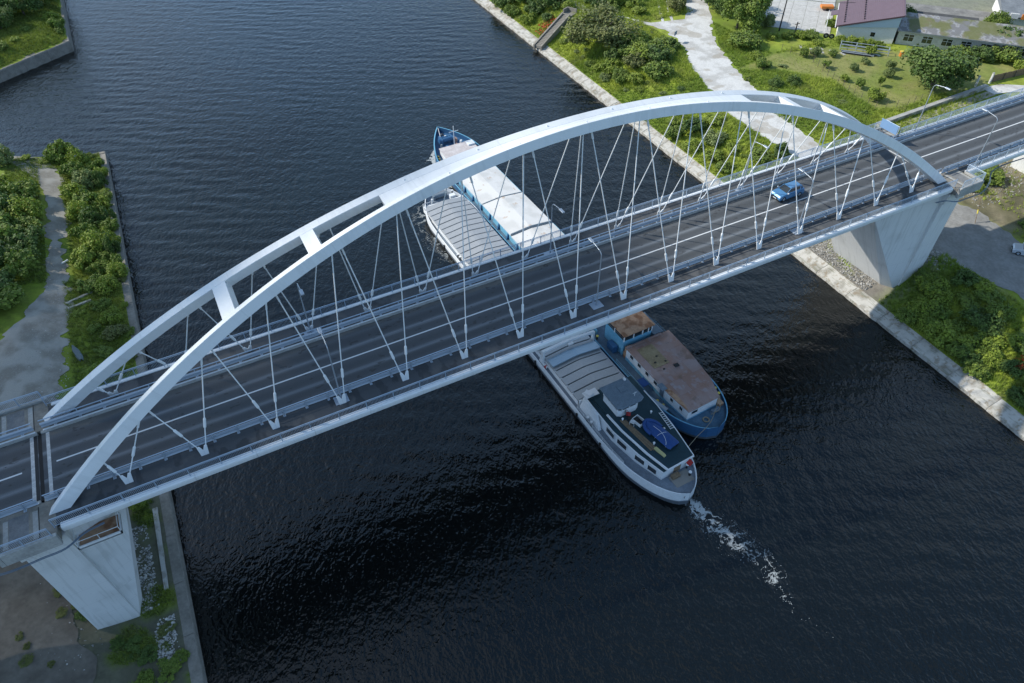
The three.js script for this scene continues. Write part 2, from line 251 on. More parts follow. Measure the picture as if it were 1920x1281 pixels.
// ground of the right bank
const GARDEN = [[72.5, -55], [84, -57.5], [100, -53], [108, -45.5], [124, -29], [108, -26.5], [97.5, -28.2], [89.5, -27.6], [83.5, -29.6], [84.1, -35.4], [85.7, -42.3], [80, -50]];
function inPoly(x, z, p) { let r = false; for (let i = 0, j = p.length - 1; i < p.length; j = i++) { const [a, b] = p[i], [c, d] = p[j]; if ((b > z) !== (d > z) && x < (c - a) * (z - b) / (d - b) + a) r = !r; } return r; }
function grassColour(x, z) {
  const a = fbm(x * 0.12, z * 0.12, 4, 0, 210), b = fbm(x * 0.5, z * 0.5, 3, 0, 211), c = hash2(Math.floor(x * 3), Math.floor(z * 3), 212);
  let k = mixC([0.165, 0.24, 0.018], [0.27, 0.33, 0.034], smooth(0.3, 0.7, a)); k = mixC(k, [0.21, 0.21, 0.08], smooth(0.66, 0.85, b) * 0.5); return mulC(k, 0.8 + 0.4 * c);
}
function soilR(x, z) {
  let k = grassColour(x, z);
  if (inPoly(x, z, GARDEN)) k = mixC(mixC([0.18, 0.22, 0.05], [0.27, 0.26, 0.095], smooth(0.35, 0.65, fbm(x * 0.3, z * 0.3, 4, 0, 213))), k, 0.2);
  const d = smooth(62, 54, x) * smooth(-14, -9, z) * smooth(10, 5, z); k = mixC(k, [0.20, 0.185, 0.16], d * smooth(0.3, 0.5, fbm(x * 0.5, z * 0.5, 3, 0, 214)));   // bare ground under the deck
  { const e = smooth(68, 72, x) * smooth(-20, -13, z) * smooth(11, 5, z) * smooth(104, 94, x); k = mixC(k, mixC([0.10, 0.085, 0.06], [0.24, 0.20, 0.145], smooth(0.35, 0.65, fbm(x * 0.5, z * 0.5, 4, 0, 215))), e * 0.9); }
  if (x > 112 && z < -50) k = mixC(k, [0.24, 0.235, 0.22], 0.8);
  return k;
}
struct('ground', sheet(steps([2, 17, 0.75], [17, 110, 1.5], [110, 210, 8], [210, 1500, 160]), steps([-1500, -240, 180], [-240, -135, 7], [-135, 60, 1.25], [60, 140, 8], [140, 1200, 180]), (s, z) => { const x = xR(z) + s; return [x, groundR(x, z), z]; }, soilR), M.soil);
function soilL(x, z) { let k = mulC(grassColour(x, z), 0.85); const d = smooth(-22, -14, z) * smooth(0.35, 0.55, fbm(x * 0.35, z * 0.35, 3, 0, 216) + 0.1); return mixC(k, [0.125, 0.115, 0.10], d * 0.85); }
struct('ground', sheet(steps([1, 40, 0.75], [40, 64, 3], [60, 260, 40], [260, 1500, 250]), steps([-88.4, 60, 1.2], [60, 140, 8], [140, 1200, 180]), (s, z) => { const x = xL(z) - s; return [x, groundL(x, z), z]; }, soilL), M.soil);
struct('ground', sheet(steps([0.6, 26, 1.2], [26, 120, 12], [120, 1400, 160]), steps([0, 30, 1.2], [30, 100, 7], [100, 1400, 160]), (s, t) => {           // spit of land across the basin mouth
  const x = -46.7 - s + 0.0 * t, z0 = -142.9 + (-x - 46.8) * (9.5 / 13.7) - 0.6, z = z0 - t; return [x, groundI(x, z), z]; }, (x, z) => grassColour(x, z)), M.soil);

// gravel roads and tracks draped on the ground, with ragged edges
function resample(pts, n) { const c = new THREE.CatmullRomCurve3(pts.map(p => V3(p[0], 0, p[1])), false, 'centripetal'); return c.getSpacedPoints(n - 1); }
function road(name, A, B, mat, lift, n, seed, rough = 0.5, m = 9) {
  const a = resample(A, n), b = resample(B, n), us = [...Array(m).keys()], vs = [...Array(n).keys()];
  return struct(name, sheet(us, vs, (i, j) => {
    let t = i / (m - 1); const w = a[j].distanceTo(b[j]) || 1, e = (fbm(j * 0.16, 0, 5, 0, seed) - 0.5) * 2.2 * rough / w, f = (fbm(j * 0.16, 9, 5, 0, seed) - 0.5) * 2.2 * rough / w;
    t = e + t * (1 - e + f); const x = lerp(a[j].x, b[j].x, t), z = lerp(a[j].z, b[j].z, t); return [x, groundAt(x, z) + lift, z];
  }), mat);
}
road('gravel_road', [[68.9, -83.8], [71.3, -79], [70.1, -69.8], [64.8, -59.2], [62.3, -51], [59.4, -43.9], [58.8, -36], [58.7, -31.8], [59, -25.5], [58.5, -12], [57.9, -5]],
  [[85.3, -79.8], [80, -72], [76.6, -66.2], [72.3, -55.1], [70.3, -48], [67.1, -38.5], [66.3, -32], [65.4, -24], [67, -12], [69.5, -5]], M.gravel, 0.06, 420, 221, 0.7);
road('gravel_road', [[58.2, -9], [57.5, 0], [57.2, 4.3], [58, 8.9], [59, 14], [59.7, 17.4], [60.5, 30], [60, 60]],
  [[68, -9], [71.5, 0], [71.7, 1.8], [70.9, 6], [70.2, 9.9], [70, 14], [70, 18], [70, 30], [70, 60]], tx(speck([0.235, 0.235, 0.23], [0.17, 0.165, 0.155], [0.30, 0.30, 0.295], 9, 512, 139), 0.95), 0.045, 260, 227, 0.8, 16);  // darker grey copy of the gravel: deck shade put into its colour
road('gravel_road', [[77, -78], [84, -87], [90, -95], [104, -114]], [[83.5, -76], [91.5, -88.5], [100, -99], [114, -112]], M.gravel, 0.062, 130, 222, 0.6);
road('gravel_path', [[59.8, -112], [60.6, -105.5], [61.8, -96.8], [66.5, -91], [69.8, -83]], [[62.5, -112], [63.6, -104.5], [64, -96], [68, -89.3], [72, -82]], M.gravel, 0.056, 130, 223, 0.5);
for (const d of [0, 1.9]) road('gravel_track', [[73.4 + d, -81.5 + d * 0.5], [77, -88], [80.9, -93.9], [88, -106]].map((p, i) => i ? [p[0] + d, p[1] + d * 0.5] : p), [[74.4 + d, -82 + d * 0.5], [77.9, -88.5], [81.8, -94.4], [89, -106.5]].map((p, i) => i ? [p[0] + d, p[1] + d * 0.5] : p), M.gravel, 0.058, 110, 224 + d * 10, 0.35);
road('gravel_road', [[-62, -90], [-56.4, -82], [-54.7, -74], [-55.1, -66], [-54.8, -58], [-55.6, -51], [-61, -39], [-76, -30], [-80, -10]], [[-53.5, -87.5], [-52.4, -81], [-52.6, -74], [-52, -66], [-53.2, -57], [-53.1, -46], [-54.2, -32], [-55.4, -22], [-55.6, -8]], M.dirt, 0.06, 300, 225, 1.3, 36);
road('gravel_road', [[-80, -14], [-80, 0], [-80, 20], [-80, 60]], [[-55.3, -14], [-55.6, -4], [-55, 6], [-53.4, 60]], M.brownDirt, 0.075, 200, 228, 1.2, 36);
road('gravel_path', [[108, -26], [113, -25.2], [118, -22], [130, -20]], [[108, -23.4], [113, -22], [118, -19], [130, -16]], M.gravel, 0.06, 20, 226, 0.5);

// quay walls: cast blocks with open joints
function quay(name, label, pos, turn, prof, z0, z1, L, seed, mat = M.quay, cat = 'wall') {
  const g = thing(name, label, cat, pos, turn), s = new THREE.Shape(prof.map(p => new THREE.Vector2(p[0], p[1]))), rnd = mulberry(seed);
  const vars = [0, 1, 2, 3, 4].map(k => { const e = new THREE.ExtrudeGeometry(s, { depth: L - 0.09, bevelEnabled: true, bevelSize: 0.03, bevelThickness: 0.03, bevelOffset: -0.03, bevelSegments: 1 }); e.translate(0, 0, 0.03); const u = planarUV(e), a = u.attributes.uv; for (let i = 0; i < a.count; i++) a.setXY(i, a.getX(i) + k * 1.37, a.getY(i) + k * 2.11); return u; });
  for (let z = z0, i = 0; z < z1; z += L, i++) { const m = mesh('concrete_block', vars[Math.floor(rnd() * 5)], mat, g); m.position.set((rnd() - 0.5) * 0.05, (rnd() - 0.5) * 0.05, z); }
  return g;
}
quay('quay_wall', 'pale weathered concrete quay edge along the bank with the house', [44.6, 0, 0], -0.027, [[0, -20], [0.04, -18.06], [0.12, -17.98], [2.05, -17.36], [2.25, -17.36], [2.25, -20]], -200, 84, 5.8, 31);
quay('quay_wall', 'narrow grey concrete quay wall below the leafy bank opposite the house', [-46, 0, 0], -0.0135, [[0, -20], [-0.02, -17.32], [-0.10, -17.22], [-1.02, -17.2], [-1.25, -17.3], [-1.25, -20]], -88.4, 84, 5.8, 32, M.quayDark);
quay('quay_wall', 'short concrete quay edge closing the leafy bank beside the basin', [-45.0, 0, -88.5], -Math.PI / 2 + 0.0, [[0, -20], [0, -17.35], [0.1, -17.2], [0.9, -17.15], [0.9, -20]], 0, 46, 5.8, 33, M.quayDark);
{
  const a = Math.atan2(-13.7, 9.5);
  quay('quay_wall', 'stained concrete quay wall on the spit across the basin', [-46.8, 0, -142.9], a, [[0, -20], [0.25, -16.4], [0.4, -16.2], [1.5, -16.1], [1.5, -20]].map(p => [-p[0], p[1]]).map(p => [p[0], p[1]]), 0, 60, 6, 34, M.quayDark);
  quay('quay_wall', 'concrete quay wall of the spit along the main canal', [-46.8, 0, -142.9], Math.PI + 0.0, [[0.0, -20], [0.2, -16.4], [0.3, -16.2], [1.5, -16.1], [1.5, -20]], 0, 60, 6, 35, M.quayDark);
}
// embankment stairs up the right bank
{
  const dx = 9.9, dz = -4.6, L = Math.hypot(dx, dz), g = thing('embankment_stairs', 'concrete stairs with low side walls climbing the grassy bank', 'stairs', [46.9, 0, -91.6], Math.atan2(-dz, dx));
  const rise = 3.55, n = 22, step = new THREE.BoxGeometry(L / n - 0.015, 0.6, 1.5);
  for (let i = 0; i < n; i++) { const m = mesh('step', planarUV(step.clone()), M.quayDark, g); m.position.set((i + 0.5) * L / n, -17.55 + rise * (i + 1) / n, 0); }
  for (const s of [-1, 1]) mesh('side_wall', [hull8([V3(-0.2, -18.2, s * 0.78), V3(L, -14.8, s * 0.78), V3(L, -14.8, s * 1.16), V3(-0.2, -18.2, s * 1.16), V3(-0.2, -17.0, s * 0.78), V3(L, -13.25, s * 0.78), V3(L, -13.25, s * 1.16), V3(-0.2, -17.0, s * 1.16)])], M.quayDark, g);
  mesh('landing', [box(L, L + 2.6, -14.4, -13.62, -1.3, 1.3)], M.quayDark, g);
  mesh('landing_wall', [box(L + 2.3, L + 2.6, -13.62, -12.75, -1.3, 1.3)], M.quayDark, g);
  mesh('landing_wall', [box(L + 0.6, L + 2.28, -13.62, -12.75, -1.3, -1.02)], M.quayDark, g);
}
// ---------------------------------------------------------------- the bridge
const AC = -60.877, AR = 78.46, LEAN = 0.252, AL = Math.atan(LEAN), HW = 5.1965, RW = 0.74;   // arch circle, inward lean, half distance of the hanger planes, rib width
const archY = x => Math.sqrt(AR * AR - x * x) + AC;
const ribH = x => 0.92 + 0.13 * (x / 48) ** 2;
function ribCorner(x, a, b, s) {                            // a: 0 outer face .. 1 inner face, b: 0 soffit .. 1 top; s = +1 camera side, -1 far side
  const y = archY(x), dy = -x / Math.sqrt(AR * AR - x * x), e = dy / Math.cos(AL), l = Math.hypot(1, e), nx = -e / l, nt = 1 / l, h = ribH(x) * b;
  const X = x + nx * h, Y = y + nt * h * Math.cos(AL) - a * RW * Math.sin(AL), Z = HW + 0.37 - LEAN * y - nt * h * Math.sin(AL) - a * RW * Math.cos(AL);
  return V3(X, Y, s * Z);
}
const bridge = thing('arch_bridge', 'white steel tied-arch road bridge with two leaning ribs spanning the canal', 'bridge');
function sweep(xs, ring) {                                  // closed tube through rings of corners, faceted along its edges
  const p = [], uv = [], quad = (a, b, c, d, ua, ub, va, vb) => { for (const [q, u, v] of [[a, ua, va], [b, ub, va], [c, ub, vb], [a, ua, va], [c, ub, vb], [d, ua, vb]]) { p.push(q.x, q.y, q.z); uv.push(u, v); } };
  const R = xs.map(ring), n = R[0].length;
  for (let i = 0; i < xs.length - 1; i++) { let v = 0; for (let k = 0; k < n; k++) { const l = (k + 1) % n, w = R[0][k].distanceTo(R[0][l]); quad(R[i][k], R[i + 1][k], R[i + 1][l], R[i][l], xs[i], xs[i + 1], v, v + w); v += w; } }
  for (const e of [0, xs.length - 1]) for (let k = 1; k < n - 1; k++) for (const q of e ? [R[e][0], R[e][k], R[e][k + 1]] : [R[e][0], R[e][k + 1], R[e][k]]) { p.push(q.x, q.y, q.z); uv.push(q.z, q.y); }
  const g = new THREE.BufferGeometry(); g.setAttribute('position', new THREE.Float32BufferAttribute(p, 3)); g.setAttribute('uv', new THREE.Float32BufferAttribute(uv, 2)); g.computeVertexNormals(); return g;
}
const XE = 50.4, cornersOf = s => x => { const c = 0.03; return s > 0 ? [ribCorner(x, 0, c, s), ribCorner(x, 0, 1 - c, s), ribCorner(x, c * 1.2, 1, s), ribCorner(x, 1 - c * 1.2, 1, s), ribCorner(x, 1, 1 - c, s), ribCorner(x, 1, 0, s)] : [ribCorner(x, 1, 0, s), ribCorner(x, 1, 1 - c, s), ribCorner(x, 1 - c * 1.2, 1, s), ribCorner(x, c * 1.2, 1, s), ribCorner(x, 0, 1 - c, s), ribCorner(x, 0, c, s)]; };
for (const s of [1, -1]) mesh('arch_rib', sweep(steps([-XE, XE, 0.8]), cornersOf(s)), M.paint, bridge);
{   // the ribs join at the crown under one plate; two box beams brace them on either side
  const plate = x => { const t = ribCorner(x, 0.98, 0.988, 1), u = ribCorner(x, 0.98, 0.988, -1), b = ribCorner(x, 0.98, 0.05, -1), d = ribCorner(x, 0.98, 0.05, 1); return [d, t, u, b]; };
  mesh('crown_box', sweep(steps([-18.9, 18.9, 0.7]), plate), M.paint, bridge);
  for (const c of [-32.9, -25.2, 25.2, 32.9]) mesh('cross_beam', sweep([c - 0.56, c, c + 0.56], plate), M.paint, bridge);
  for (let i = 0; i < 11; i++) { const x = -16.5 + i * 3.3, q = ribCorner(x, 0.5, 1, i % 2 ? 1 : -1); mesh('lifting_lug', [rbox(q.x - 0.05, q.x + 0.05, q.y - 0.02, q.y + 0.10, q.z - 0.05, q.z + 0.05, 0.02)], M.paint, bridge); }
}
// hangers: two flat-fanned rods from every anchor plate to the rib
const NODE_X = [-45.97, -41.87, -35.9, -29.94, -23.94, -18.03, -12.03, -6.0, 0, 6.0, 12.03, 18.03, 23.94, 29.94, 35.9, 41.87, 45.97];
const soffit = (x, s) => { const q = ribCorner(x, 0.5, 0, s); return q; };
const plateGeo = (() => { const sh = new THREE.Shape(); [[-0.30, 0], [0.30, 0], [0.40, 0.86], [0.22, 0.95], [0.0, 0.5], [-0.22, 0.95], [-0.40, 0.86]].forEach((p, i) => i ? sh.lineTo(...p) : sh.moveTo(...p)); const g = new THREE.ExtrudeGeometry(sh, { depth: 0.07, bevelEnabled: true, bevelSize: 0.012, bevelThickness: 0.012, bevelSegments: 1 }); g.translate(0, 0, -0.035); return planarUV(g); })();
for (const s of [1, -1]) for (let i = 0; i < 16; i++) {
  const xa = (i - 7.5) * 6, pl = mesh('anchor_plate', plateGeo, M.paint, bridge); pl.position.set(xa, 0.1, s * (HW + 0.05)); pl.rotation.x = -s * AL;
  for (const side of [0, 1]) {
    const xn = NODE_X[i + side] + (i + side === 0 || i + side === 16 ? 0 : (side ? -0.42 : 0.42)), top = soffit(xn, s); top.y += 0.05;
    const low = V3(xa + (side ? 0.30 : -0.30), 0.85, s * (HW - 0.16)), d = V3().subVectors(top, low), L = d.length(); d.normalize();
    const at = t => low.clone().addScaledVector(d, t), sl = Math.min(1.9, L * 0.35);
    const h = mesh('hanger', [rod(at(-0.35), top, 0.05, 0.05, 8)], M.paint, bridge);
    mesh('turnbuckle', [rod(at(sl), at(sl + 0.75), 0.12, 0.12, 10), rod(at(sl - 0.14), at(sl), 0.06, 0.12, 10), rod(at(sl + 0.75), at(sl + 0.88), 0.12, 0.06, 10)], M.paint, h);
    const e = Math.min(0.75, L * 0.2), gs = mesh('gusset', [bar(at(L - e), at(L + 0.15), 0.05, 0.2)], M.paint, h);
  }
}
// deck: edge beams, slab, ties, walkways, roadway
const XM = 51.2, XA0 = 51.5, XA1 = 190, XB0 = -51.5, XB1 = -120;
const cornice = (s, w) => [[-0.42, w - 0.30], [-0.50, w - 0.06], [-0.42, w + 0.08], [-0.1, w + 0.13], [0.10, w + 0.12], [0.19, w + 0.03], [0.20, w - 0.36], [-0.05, w - 0.40]].map(([y, z]) => [y, s * z]);
for (const s of [1, -1]) {
  for (let k = 0; k < 20; k++) { const a = -50.2 + k * 5.02; mesh('edge_beam', [prismX(cornice(s, 7.05), a, a + 5.0)], M.paint, bridge); }
  mesh('walkway', planarUV(prismX([[-0.2, s * 4.02], [0.12, s * 4.02], [0.12, s * 6.66], [-0.2, s * 6.66]], -XM, XM)), M.walk, bridge);
  mesh('kerb', [prismX([[-0.2, s * 3.72], [0.135, s * 3.72], [0.15, s * 3.76], [0.15, s * 4.0], [-0.2, s * 4.0]], -XM, XM)], M.conc, bridge);
  mesh('tie_beam', [prismX([[-1.35, s * 4.75], [-0.21, s * 4.75], [-0.21, s * 5.65], [-1.35, s * 5.65]], -XM, XM)], M.paint, bridge);
}
mesh('deck_slab', [prismX([[-0.62, -6.7], [-0.205, -6.7], [-0.205, 6.7], [-0.62, 6.7]], -XM, XM)], M.conc, bridge);
for (let i = 0; i < 33; i++) { const x = -48 + i * 3; mesh('floor_beam', [box(x - 0.12, x + 0.12, -1.2, -0.63, -4.74, 4.74)], M.paint, bridge); }
function roadSheet(x0, x1, y, w) { const g = box(x0, x1, y - 0.2, y, -w, w), p = g.attributes.position, u = g.attributes.uv; for (let i = 0; i < p.count; i++) u.setXY(i, p.getX(i), p.getZ(i) + 3.7); return g; }
mesh('road_surface', roadSheet(-XM, XM, 0, 3.715), M.road, bridge);
mesh('centre_line', [box(-50.2, 50.2, 0.001, 0.005, -0.075, 0.075)], M.line, bridge);
// approaches
for (const [x0, x1] of [[XA0, XA1], [XB1, XB0]]) {
  mesh('road_surface', roadSheet(x0, x1, 0, 3.715), M.road, bridge);
  mesh('centre_line', [box(x0 + (x0 > 0 ? 0.4 : 0), x1 - (x0 > 0 ? 0 : 1.3), 0.001, 0.005, -0.075, 0.075)], M.line, bridge);
  mesh('deck_slab', [prismX([[-1.5, -3.6], [-0.5, -5.2], [-0.205, -5.2], [-0.205, 5.2], [-0.5, 5.2], [-1.5, 3.6]], x0, x1)], M.conc, bridge);
  for (const s of [1, -1]) {
    mesh('walkway', planarUV(prismX([[-0.2, s * 4.02], [0.12, s * 4.02], [0.12, s * 5.12], [-0.2, s * 5.12]], x0, x1)), M.walk, bridge);
    mesh('kerb', [prismX([[-0.2, s * 3.72], [0.16, s * 3.72], [0.16, s * 4.0], [-0.2, s * 4.0]], x0, x1)], M.conc, bridge);
    const n = Math.round((x1 - x0) / 5); for (let k = 0; k < Math.min(n, 18); k++) { const a = x0 > 0 ? x0 + 3.3 + k * 5.02 : x1 - 3.3 - (k + 1) * 5.02; mesh('edge_beam', [prismX(cornice(s, 5.42), a, a + 5.0)], M.paint, bridge); }
  }
}
for (const s of [1, -1]) {   // expansion joints: dark rubber between worn concrete bands
  mesh('expansion_joint', [box(s * 51.35 - 0.14, s * 51.35 + 0.14, -0.3, -0.01, -3.7, 3.7)], M.rubber, bridge);
  for (const d of [-0.62, 0.62]) mesh('joint_band', [box(s * 51.35 + d - 0.14, s * 51.35 + d + 0.14, 0.001, 0.006, -3.7, 3.7)], M.lineWorn, bridge);
  mesh('joint_band', [box(s * 51.35 + s * 0.34 - 0.13, s * 51.35 + s * 0.34 + 0.13, 0.001, 0.005, -3.7, 3.7)], M.tarBlack, bridge);
}
// corner platforms over the piers
for (const sx of [1, -1]) for (const s of [1, -1]) {
  const x0 = sx > 0 ? 50.5 : -54.4, x1 = sx > 0 ? 54.4 : -50.5;
  mesh('corner_platform', [box(x0, x1, -0.75, 0.125, s > 0 ? 4.05 : -7.55, s > 0 ? 7.55 : -4.05)], M.quayDark, bridge);
  mesh('platform_parapet', [rbox(x0, x1, -0.95, 0.34, s > 0 ? 7.56 : -7.92, s > 0 ? 7.92 : -7.56, 0.05)], M.conc, bridge);
  mesh('platform_parapet', [rbox(sx > 0 ? 54.41 : -54.76, sx > 0 ? 54.76 : -54.41, -0.95, 0.34, s > 0 ? 5.3 : -7.92, s > 0 ? 7.92 : -5.3, 0.05)], M.conc, bridge);
  mesh('platform_marking', [box(sx > 0 ? 51.75 : -52.12, sx > 0 ? 52.12 : -51.75, 0.126, 0.131, s > 0 ? 4.6 : -7.3, s > 0 ? 7.3 : -4.6)], M.conc, bridge);
  mesh('platform_marking', [box(sx > 0 ? 53.85 : -54.2, sx > 0 ? 54.2 : -53.85, 0.126, 0.131, s > 0 ? 4.6 : -7.3, s > 0 ? 7.3 : -4.6)], M.conc, bridge);
  mesh('platform_floor', [box(sx > 0 ? 52.4 : -53.8, sx > 0 ? 53.8 : -52.4, 0.1255, 0.1285, s > 0 ? 4.5 : -7.3, s > 0 ? 7.3 : -4.5)], tx(speck([0.17, 0.175, 0.18], [0.12, 0.125, 0.13], [0.23, 0.235, 0.24], 2, 256, 151), 0.9), bridge);
  mesh('platform_joint', [box(sx * 51.68 - 0.03, sx * 51.68 + 0.03, 0.1262, 0.1335, s > 0 ? 4.3 : -7.5, s > 0 ? 7.5 : -4.3)], M.tarBlack, bridge);
}
// piers: upright block with a fin that flares out under the span
for (const sx of [1, -1]) {
  const g = thing('bridge_pier', sx > 0 ? 'pale flared concrete pier with its sunlit face towards the canal, beside the gravel road' : 'grey flared concrete pier with an inspection basket, above the rubble bank', 'pier', [0, 0, 0], 0);
  const X = x => sx * x, B = -18.2, T = -0.95, fb = sx > 0 ? 49.9 : 50.3, ft = sx > 0 ? 40.2 : 46.0;
  const wall = mesh('pier_wall', [hull8([V3(X(50.4), B, -6.2), V3(X(53.9), B, -6.2), V3(X(53.9), B, 6.2), V3(X(50.4), B, 6.2), V3(X(50.6), T - 1.6, -6.55), V3(X(53.9), T - 1.6, -6.55), V3(X(53.9), T - 1.6, 6.55), V3(X(50.6), T - 1.6, 6.55)])], M.pier, g);
  mesh('pier_head', [hull8([V3(X(50.35), T - 1.58, -6.8), V3(X(54.1), T - 1.58, -6.8), V3(X(54.1), T - 1.58, 6.8), V3(X(50.35), T - 1.58, 6.8), V3(X(50.35), T, -7.0), V3(X(54.1), T, -7.0), V3(X(54.1), T, 7.0), V3(X(50.35), T, 7.0)])], M.pier, g);
  mesh('pier_fin', [hull8([V3(X(fb), B, -4.4), V3(X(50.7), B, -6.1), V3(X(50.7), B, 6.1), V3(X(fb), B, 4.4), V3(X(ft), -1.5, -4.4), V3(X(50.9), -1.5, -6.2), V3(X(50.9), -1.5, 6.2), V3(X(ft), -1.5, 4.4)])], M.pier, g);
  mesh('footing', [box(Math.min(X(48.6), X(54.6)), Math.max(X(48.6), X(54.6)), -19.5, -17.35, -6.9, 6.9)], M.quay, g);
  if (sx < 0) {    // inspection basket hung under the deck edge
    const b = mesh('inspection_basket', [box(-50.2, -46.9, -3.1, -3.0, 5.3, 7.3), box(-50.2, -46.9, -3.1, -2.75, 7.2, 7.3), box(-50.2, -50.1, -3.1, -2.75, 5.3, 7.3), box(-47.0, -46.9, -3.1, -2.75, 5.3, 7.3)], M.paint, g);
    mesh('basket_rail', [R(-50.15, -2.1, 7.25, -46.95, -2.1, 7.25, 0.03), R(-50.15, -2.1, 5.3, -50.15, -2.1, 7.25, 0.03), R(-46.95, -2.1, 5.3, -46.95, -2.1, 7.25, 0.03), ...[-50.15, -48.5, -46.95].map(x => R(x, -2.9, 7.25, x, -2.1, 7.25, 0.03)), R(-46.95, -2.9, 5.5, -46.95, -1.0, 5.5, 0.04), R(-50.15, -2.9, 5.5, -50.15, -1.0, 5.5, 0.04)], M.paint, b);
    mesh('basket_floor', [box(-50.09, -47.01, -2.995, -2.985, 5.32, 7.19)], M.rustBrown, b);
  }
  for (const k of [0, 1]) mesh('drain_pipe', [tube([V3(X(47.5), -0.95, 7.28 + k * 0.12), V3(X(49), -1.05, 7.45 + k * 0.12), V3(X(50.5), -1.28, 8.05 + k * 0.12), V3(X(52), -1.3, 8.1 + k * 0.12), V3(X(55), -1.3, 8.1 + k * 0.12), V3(X(57.5), -1.1, 7.2 + k * 0.12), V3(X(60), -0.95, 5.7 + k * 0.1), V3(X(70), -0.95, 5.7 + k * 0.1)], 0.038, 8, 60)], M.pipe, g);
}
{ const g = thing('bridge_pier', 'bright white concrete pier under the approach deck on the house side', 'pier'); mesh('pier_wall', [box(87.5, 90.4, -14.2, -1.5, -5.0, 3.2)], M.pier, g); mesh('pier_head', [rbox(87.2, 90.7, -2.3, -1.52, -5.3, 3.5, 0.06)], M.pier, g); }

// crash barriers with top pipe, each post its own part
const wProf = s => [[0.44, 0.02], [0.50, -0.06], [0.56, -0.06], [0.60, 0.02], [0.66, 0.02], [0.70, -0.06], [0.76, -0.06], [0.82, 0.02], [0.82, 0.035], [0.75, -0.045], [0.71, -0.045], [0.67, 0.035], [0.59, 0.035], [0.55, -0.045], [0.51, -0.045], [0.44, 0.035]].map(([y, z]) => [0.30 + (y - 0.44) * 1.5, s * z * 1.4]);
function barrier(label, s, x0, x1, z, cut = 25) {
  const g = thing('crash_barrier', label, 'guardrail', [0, 0, s * z], 0, null);
  const post = planarUV(merge([box(-0.05, 0.05, 0.14, 0.80, s * 0.1 - 0.04, s * 0.1 + 0.04), box(-0.04, 0.04, 0.80, 1.10, s * 0.1 - 0.03, s * 0.1 + 0.03), box(-0.12, 0.12, 0.125, 0.15, s * 0.1 - 0.12, s * 0.1 + 0.12)]));
  for (let x = x0 + 1; x < x1; x += 2) { const p = mesh('post', post, M.galv, g); p.position.x = x; }
  for (let x = x0; x < x1 - 0.1; x += 4) { const e = Math.min(x + 3.99, x1); const r = mesh('guard_rail', [prismX(wProf(s), x, e)], M.galv, g); }
  for (let x = x0; x < x1 - 0.1; x += 6) mesh('top_pipe', [R(x, 1.12, s * 0.1, Math.min(x + 6, x1), 1.12, s * 0.1, 0.048, 10)], M.rail, g);
  mesh('base_strip', [box(x0, x1, 0.152, 0.2, s > 0 ? -0.2 : 0.06, s > 0 ? -0.06 : 0.2)], M.paint, g);
  return g;
}
barrier('grey crash barrier with pipe rail along the arch span, camera side of road', 1, -51, 51, 4.12);
barrier('grey crash barrier with pipe rail along the arch span, upstream side of road', -1, -51, 51, 4.12);
barrier('grey crash barrier on the sunlit approach, camera side of road', 1, 51.6, 121.6, 4.12);
barrier('grey crash barrier on the sunlit approach, upstream side of road', -1, 51.6, 121.6, 4.12);
barrier('grey crash barrier on the shaded approach, camera side of road', 1, -71.6, -51.6, 4.12);
barrier('grey crash barrier on the shaded approach, upstream side of road', -1, -71.6, -51.6, 4.12);

// pedestrian railings
function railing(label, pts, y0 = 0.2, step = 2.5) {
  const g = thing('pedestrian_railing', label, 'railing'), bars = [];
  for (let k = 0; k < pts.length - 1; k++) {
    const a = V3(pts[k][0], y0, pts[k][1]), b = V3(pts[k + 1][0], y0, pts[k + 1][1]), L = a.distanceTo(b), n = Math.max(1, Math.round(L / step)), d = V3().subVectors(b, a).normalize(), at = (t, y) => a.clone().addScaledVector(d, t).setY(y);
    for (let i = 0; i <= n; i++) { if (k && !i) continue; const t = i * L / n; const p = at(t, y0); mesh('post', [box(p.x - 0.035, p.x + 0.035, y0 - 0.1, y0 + 0.98, p.z - 0.035, p.z + 0.035)], M.rail, g); }
    for (let i = 0; i < n; i++) { mesh('handrail', [rod(at(i * L / n, y0 + 1.0), at((i + 1) * L / n, y0 + 1.0), 0.042, 0.042, 8)], M.rail, g); bars.push(bar(at(i * L / n + 0.04, y0 + 0.12), at((i + 1) * L / n - 0.04, y0 + 0.12), 0.04, 0.03), bar(at(i * L / n + 0.04, y0 + 0.86), at((i + 1) * L / n - 0.04, y0 + 0.86), 0.04, 0.03)); }
    for (let t = 0.12; t < L; t += 0.125) { const p = at(t, y0); bars.push(box(p.x - 0.009, p.x + 0.009, y0 + 0.12, y0 + 0.87, p.z - 0.009, p.z + 0.009)); }
  }
  const m = mesh('baluster', bars, M.rail, g); m.userData.kind = 'stuff'; return g;
}
railing('blue-grey railing with upright bars along the span, camera side walkway', [[-50.6, 6.92], [50.6, 6.92]]);
railing('blue-grey railing with upright bars along the span, upstream walkway', [[-50.6, -6.92], [50.6, -6.92]]);
railing('railing along the sunlit approach, camera side', [[54.8, 5.28], [114.8, 5.28]]);
railing('railing along the sunlit approach, upstream side', [[54.8, -5.28], [114.8, -5.28]]);
railing('railing round the sunlit corner platform above the flared pier', [[50.8, 7.74], [54.58, 7.74], [54.58, 5.4]], 0.33, 1.6);
railing('railing round the upstream platform with the signboard', [[50.8, -7.74], [54.58, -7.74], [54.58, -5.4]], 0.33, 1.6);
railing('railing round the shaded corner platform above the inspection basket', [[-50.8, 7.74], [-54.58, 7.74], [-54.58, 5.4]], 0.33, 1.6);
railing('railing round the shaded upstream corner platform', [[-50.8, -7.74], [-54.58, -7.74], [-54.58, -5.4]], 0.33, 1.6);
railing('railing along the shaded approach, camera side', [[-54.8, 5.28], [-75.6, 5.28]]);
